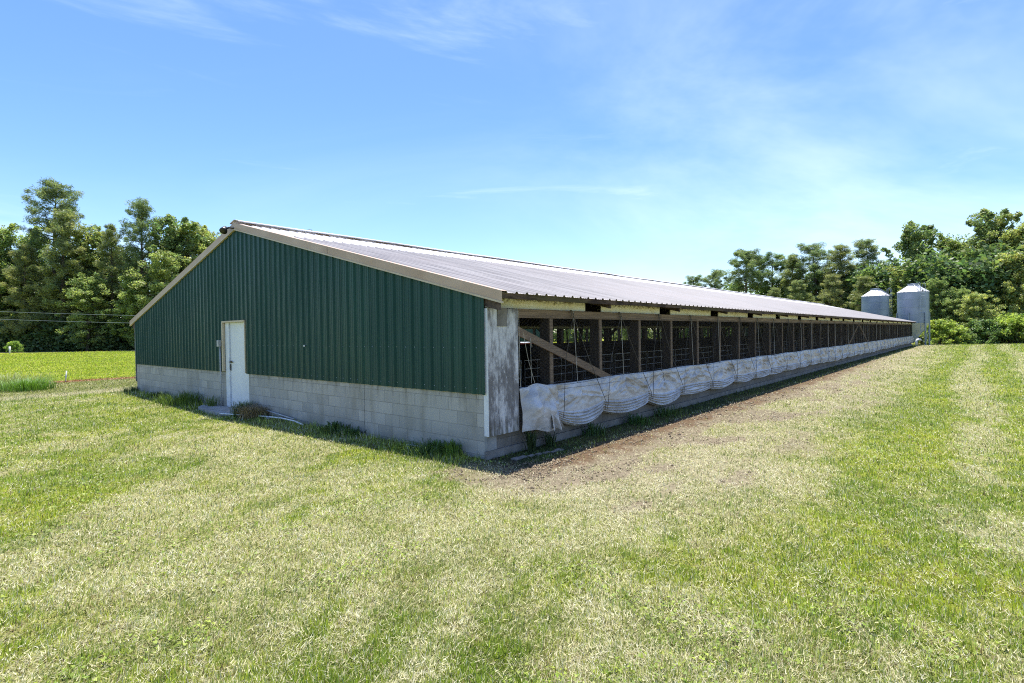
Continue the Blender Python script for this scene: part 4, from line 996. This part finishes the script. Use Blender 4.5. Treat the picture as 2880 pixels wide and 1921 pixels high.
tilt = rs.normal(size=N)*.3*w
a0 = np.concatenate([P-side, (z0+base-tilt)[:, None]], 1); a1 = np.concatenate([P+side, (z0+base+tilt)[:, None]], 1)
tip = np.concatenate([P+d*ln[:, None], (z0+base+h)[:, None]], 1)
V = np.stack([a0, a1, tip], 1).reshape(-1, 3)
alb = albedo(X, Y); gcol = np.where((rs.random(N) < .25+.6*sst(.35, .65, n5*.6+n3*.4))[:, None], LIME, GREEN)*1.0
far = ((Y > 16)*1.0)[:, None]
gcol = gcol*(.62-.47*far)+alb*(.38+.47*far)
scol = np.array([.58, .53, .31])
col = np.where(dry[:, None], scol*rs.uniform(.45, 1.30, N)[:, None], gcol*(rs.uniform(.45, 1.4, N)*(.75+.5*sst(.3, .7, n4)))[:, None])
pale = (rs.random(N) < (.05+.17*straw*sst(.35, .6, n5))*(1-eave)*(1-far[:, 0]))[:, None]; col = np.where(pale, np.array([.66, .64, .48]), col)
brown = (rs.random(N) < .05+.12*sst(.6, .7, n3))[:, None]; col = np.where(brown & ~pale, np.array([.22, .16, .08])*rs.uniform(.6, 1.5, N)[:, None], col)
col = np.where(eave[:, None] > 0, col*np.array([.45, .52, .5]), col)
V = V.astype(np.float32); C3 = np.repeat(col.clip(.01, .9), 3, 0)
# clover and other small flat leaves in patches near the viewer
n = 55000; rr = np.exp(rs.uniform(math.log(2.4), math.log(14), n)); aa = YAW+R(55)*(2*rs.random(n)-1); X = CAM[0]+rr*np.cos(aa); Y = CAM[1]+rr*np.sin(aa)
pt = fbm(X*1.7+5, Y*1.7, 133, 4); ok = (sst(.57, .72, pt+.05*(X < -3.5)) > 1.2*rs.random(n)) & ~((X > -.05) & (Y > -.8)) & (masks(X, Y)[1] < .3); X, Y, rr = X[ok], Y[ok], rr[ok]; n = len(X)
rad_ = rs.uniform(.005, .011, n)*(1+rr/9); zz = ground_z(X, Y)+rs.uniform(.012, .036, n); ph = rs.random(n)*6.283
tri = [np.stack([X+rad_*np.cos(ph+q), Y+rad_*np.sin(ph+q), zz+rad_*.5*rs.normal(size=n)], 1) for q in (0, 2.09, 4.19)]
V = np.vstack([V, np.stack(tri, 1).reshape(-1, 3)]); cl = np.where((rs.random(n) < .5)[:, None], np.array([.20, .285, .026]), np.array([.31, .37, .045]))*rs.uniform(.6, 1.3, n)[:, None]
C3 = np.vstack([C3, np.repeat(cl, 3, 0)])
grass = np_mesh('grass', V, np.arange(len(V)).reshape(-1, 3), M['blade'], None, False, C3)
tag(grass, 'mown lawn of green blades and pale dry clippings around the barn', 'grass', kind='stuff')
# crumbs of soil and thatch on the bare strip below the drip line
rs = np.random.RandomState(5); n = 11000
X = np.where(rs.random(n) < .8, -.9+14*rs.random(n)**1.5, 36*rs.random(n)); Y = -(.78+2.6*rs.random(n)**1.6)
front = rs.random(n) < .12; X = np.where(front, -1.1+1.7*rs.random(n), X); Y = np.where(front, -1.5+1.7*rs.random(n), Y)
m = masks(X, Y); ok = ((.7*m[2]+.9*m[3]+.06*m[1])*sst(.38, .62, fbm(X*2.5, Y*4, 7, 3)) > rs.random(n)*.8) & ~((X > -.05) & (Y > -.06))
X, Y = X[ok], Y[ok]; n = len(X); r0 = (.006+.022*rs.random(n)**3)*(1+np.hypot(X-CAM[0], Y-CAM[1])/30)
T = np.array([[1, 0, -.3], [-.5, .87, -.3], [-.5, -.87, -.3], [0, 0, .75]]); a = rs.random(n)*6.28; ca, sa = np.cos(a), np.sin(a)
Q = T[None]*r0[:, None, None]*(1+.5*rs.normal(size=(n, 4, 1)).clip(-.8, 1)); Vc = np.stack([Q[..., 0]*ca[:, None]-Q[..., 1]*sa[:, None]+X[:, None], Q[..., 0]*sa[:, None]+Q[..., 1]*ca[:, None]+Y[:, None], Q[..., 2]+ground_z(X, Y)[:, None]+.003], -1).reshape(-1, 3)
Fc = (np.array([[0, 1, 3], [1, 2, 3], [2, 0, 3], [0, 2, 1]])[None]+4*np.arange(n)[:, None, None]).reshape(-1, 3)
cc_ = np.array([.15, .105, .07])*rs.uniform(.4, 1.8, (n, 1)); cc_ = np.where(rs.random((n, 1)) < .25, np.array([[.24, .18, .12]]), cc_)
tag(np_mesh('soil_crumbs', Vc, Fc, M['blade'], None, False, np.repeat(cc_, 4, 0)), 'dark crumbs of soil and dead thatch scattered on the bare strip beside the barn', 'soil', kind='stuff')
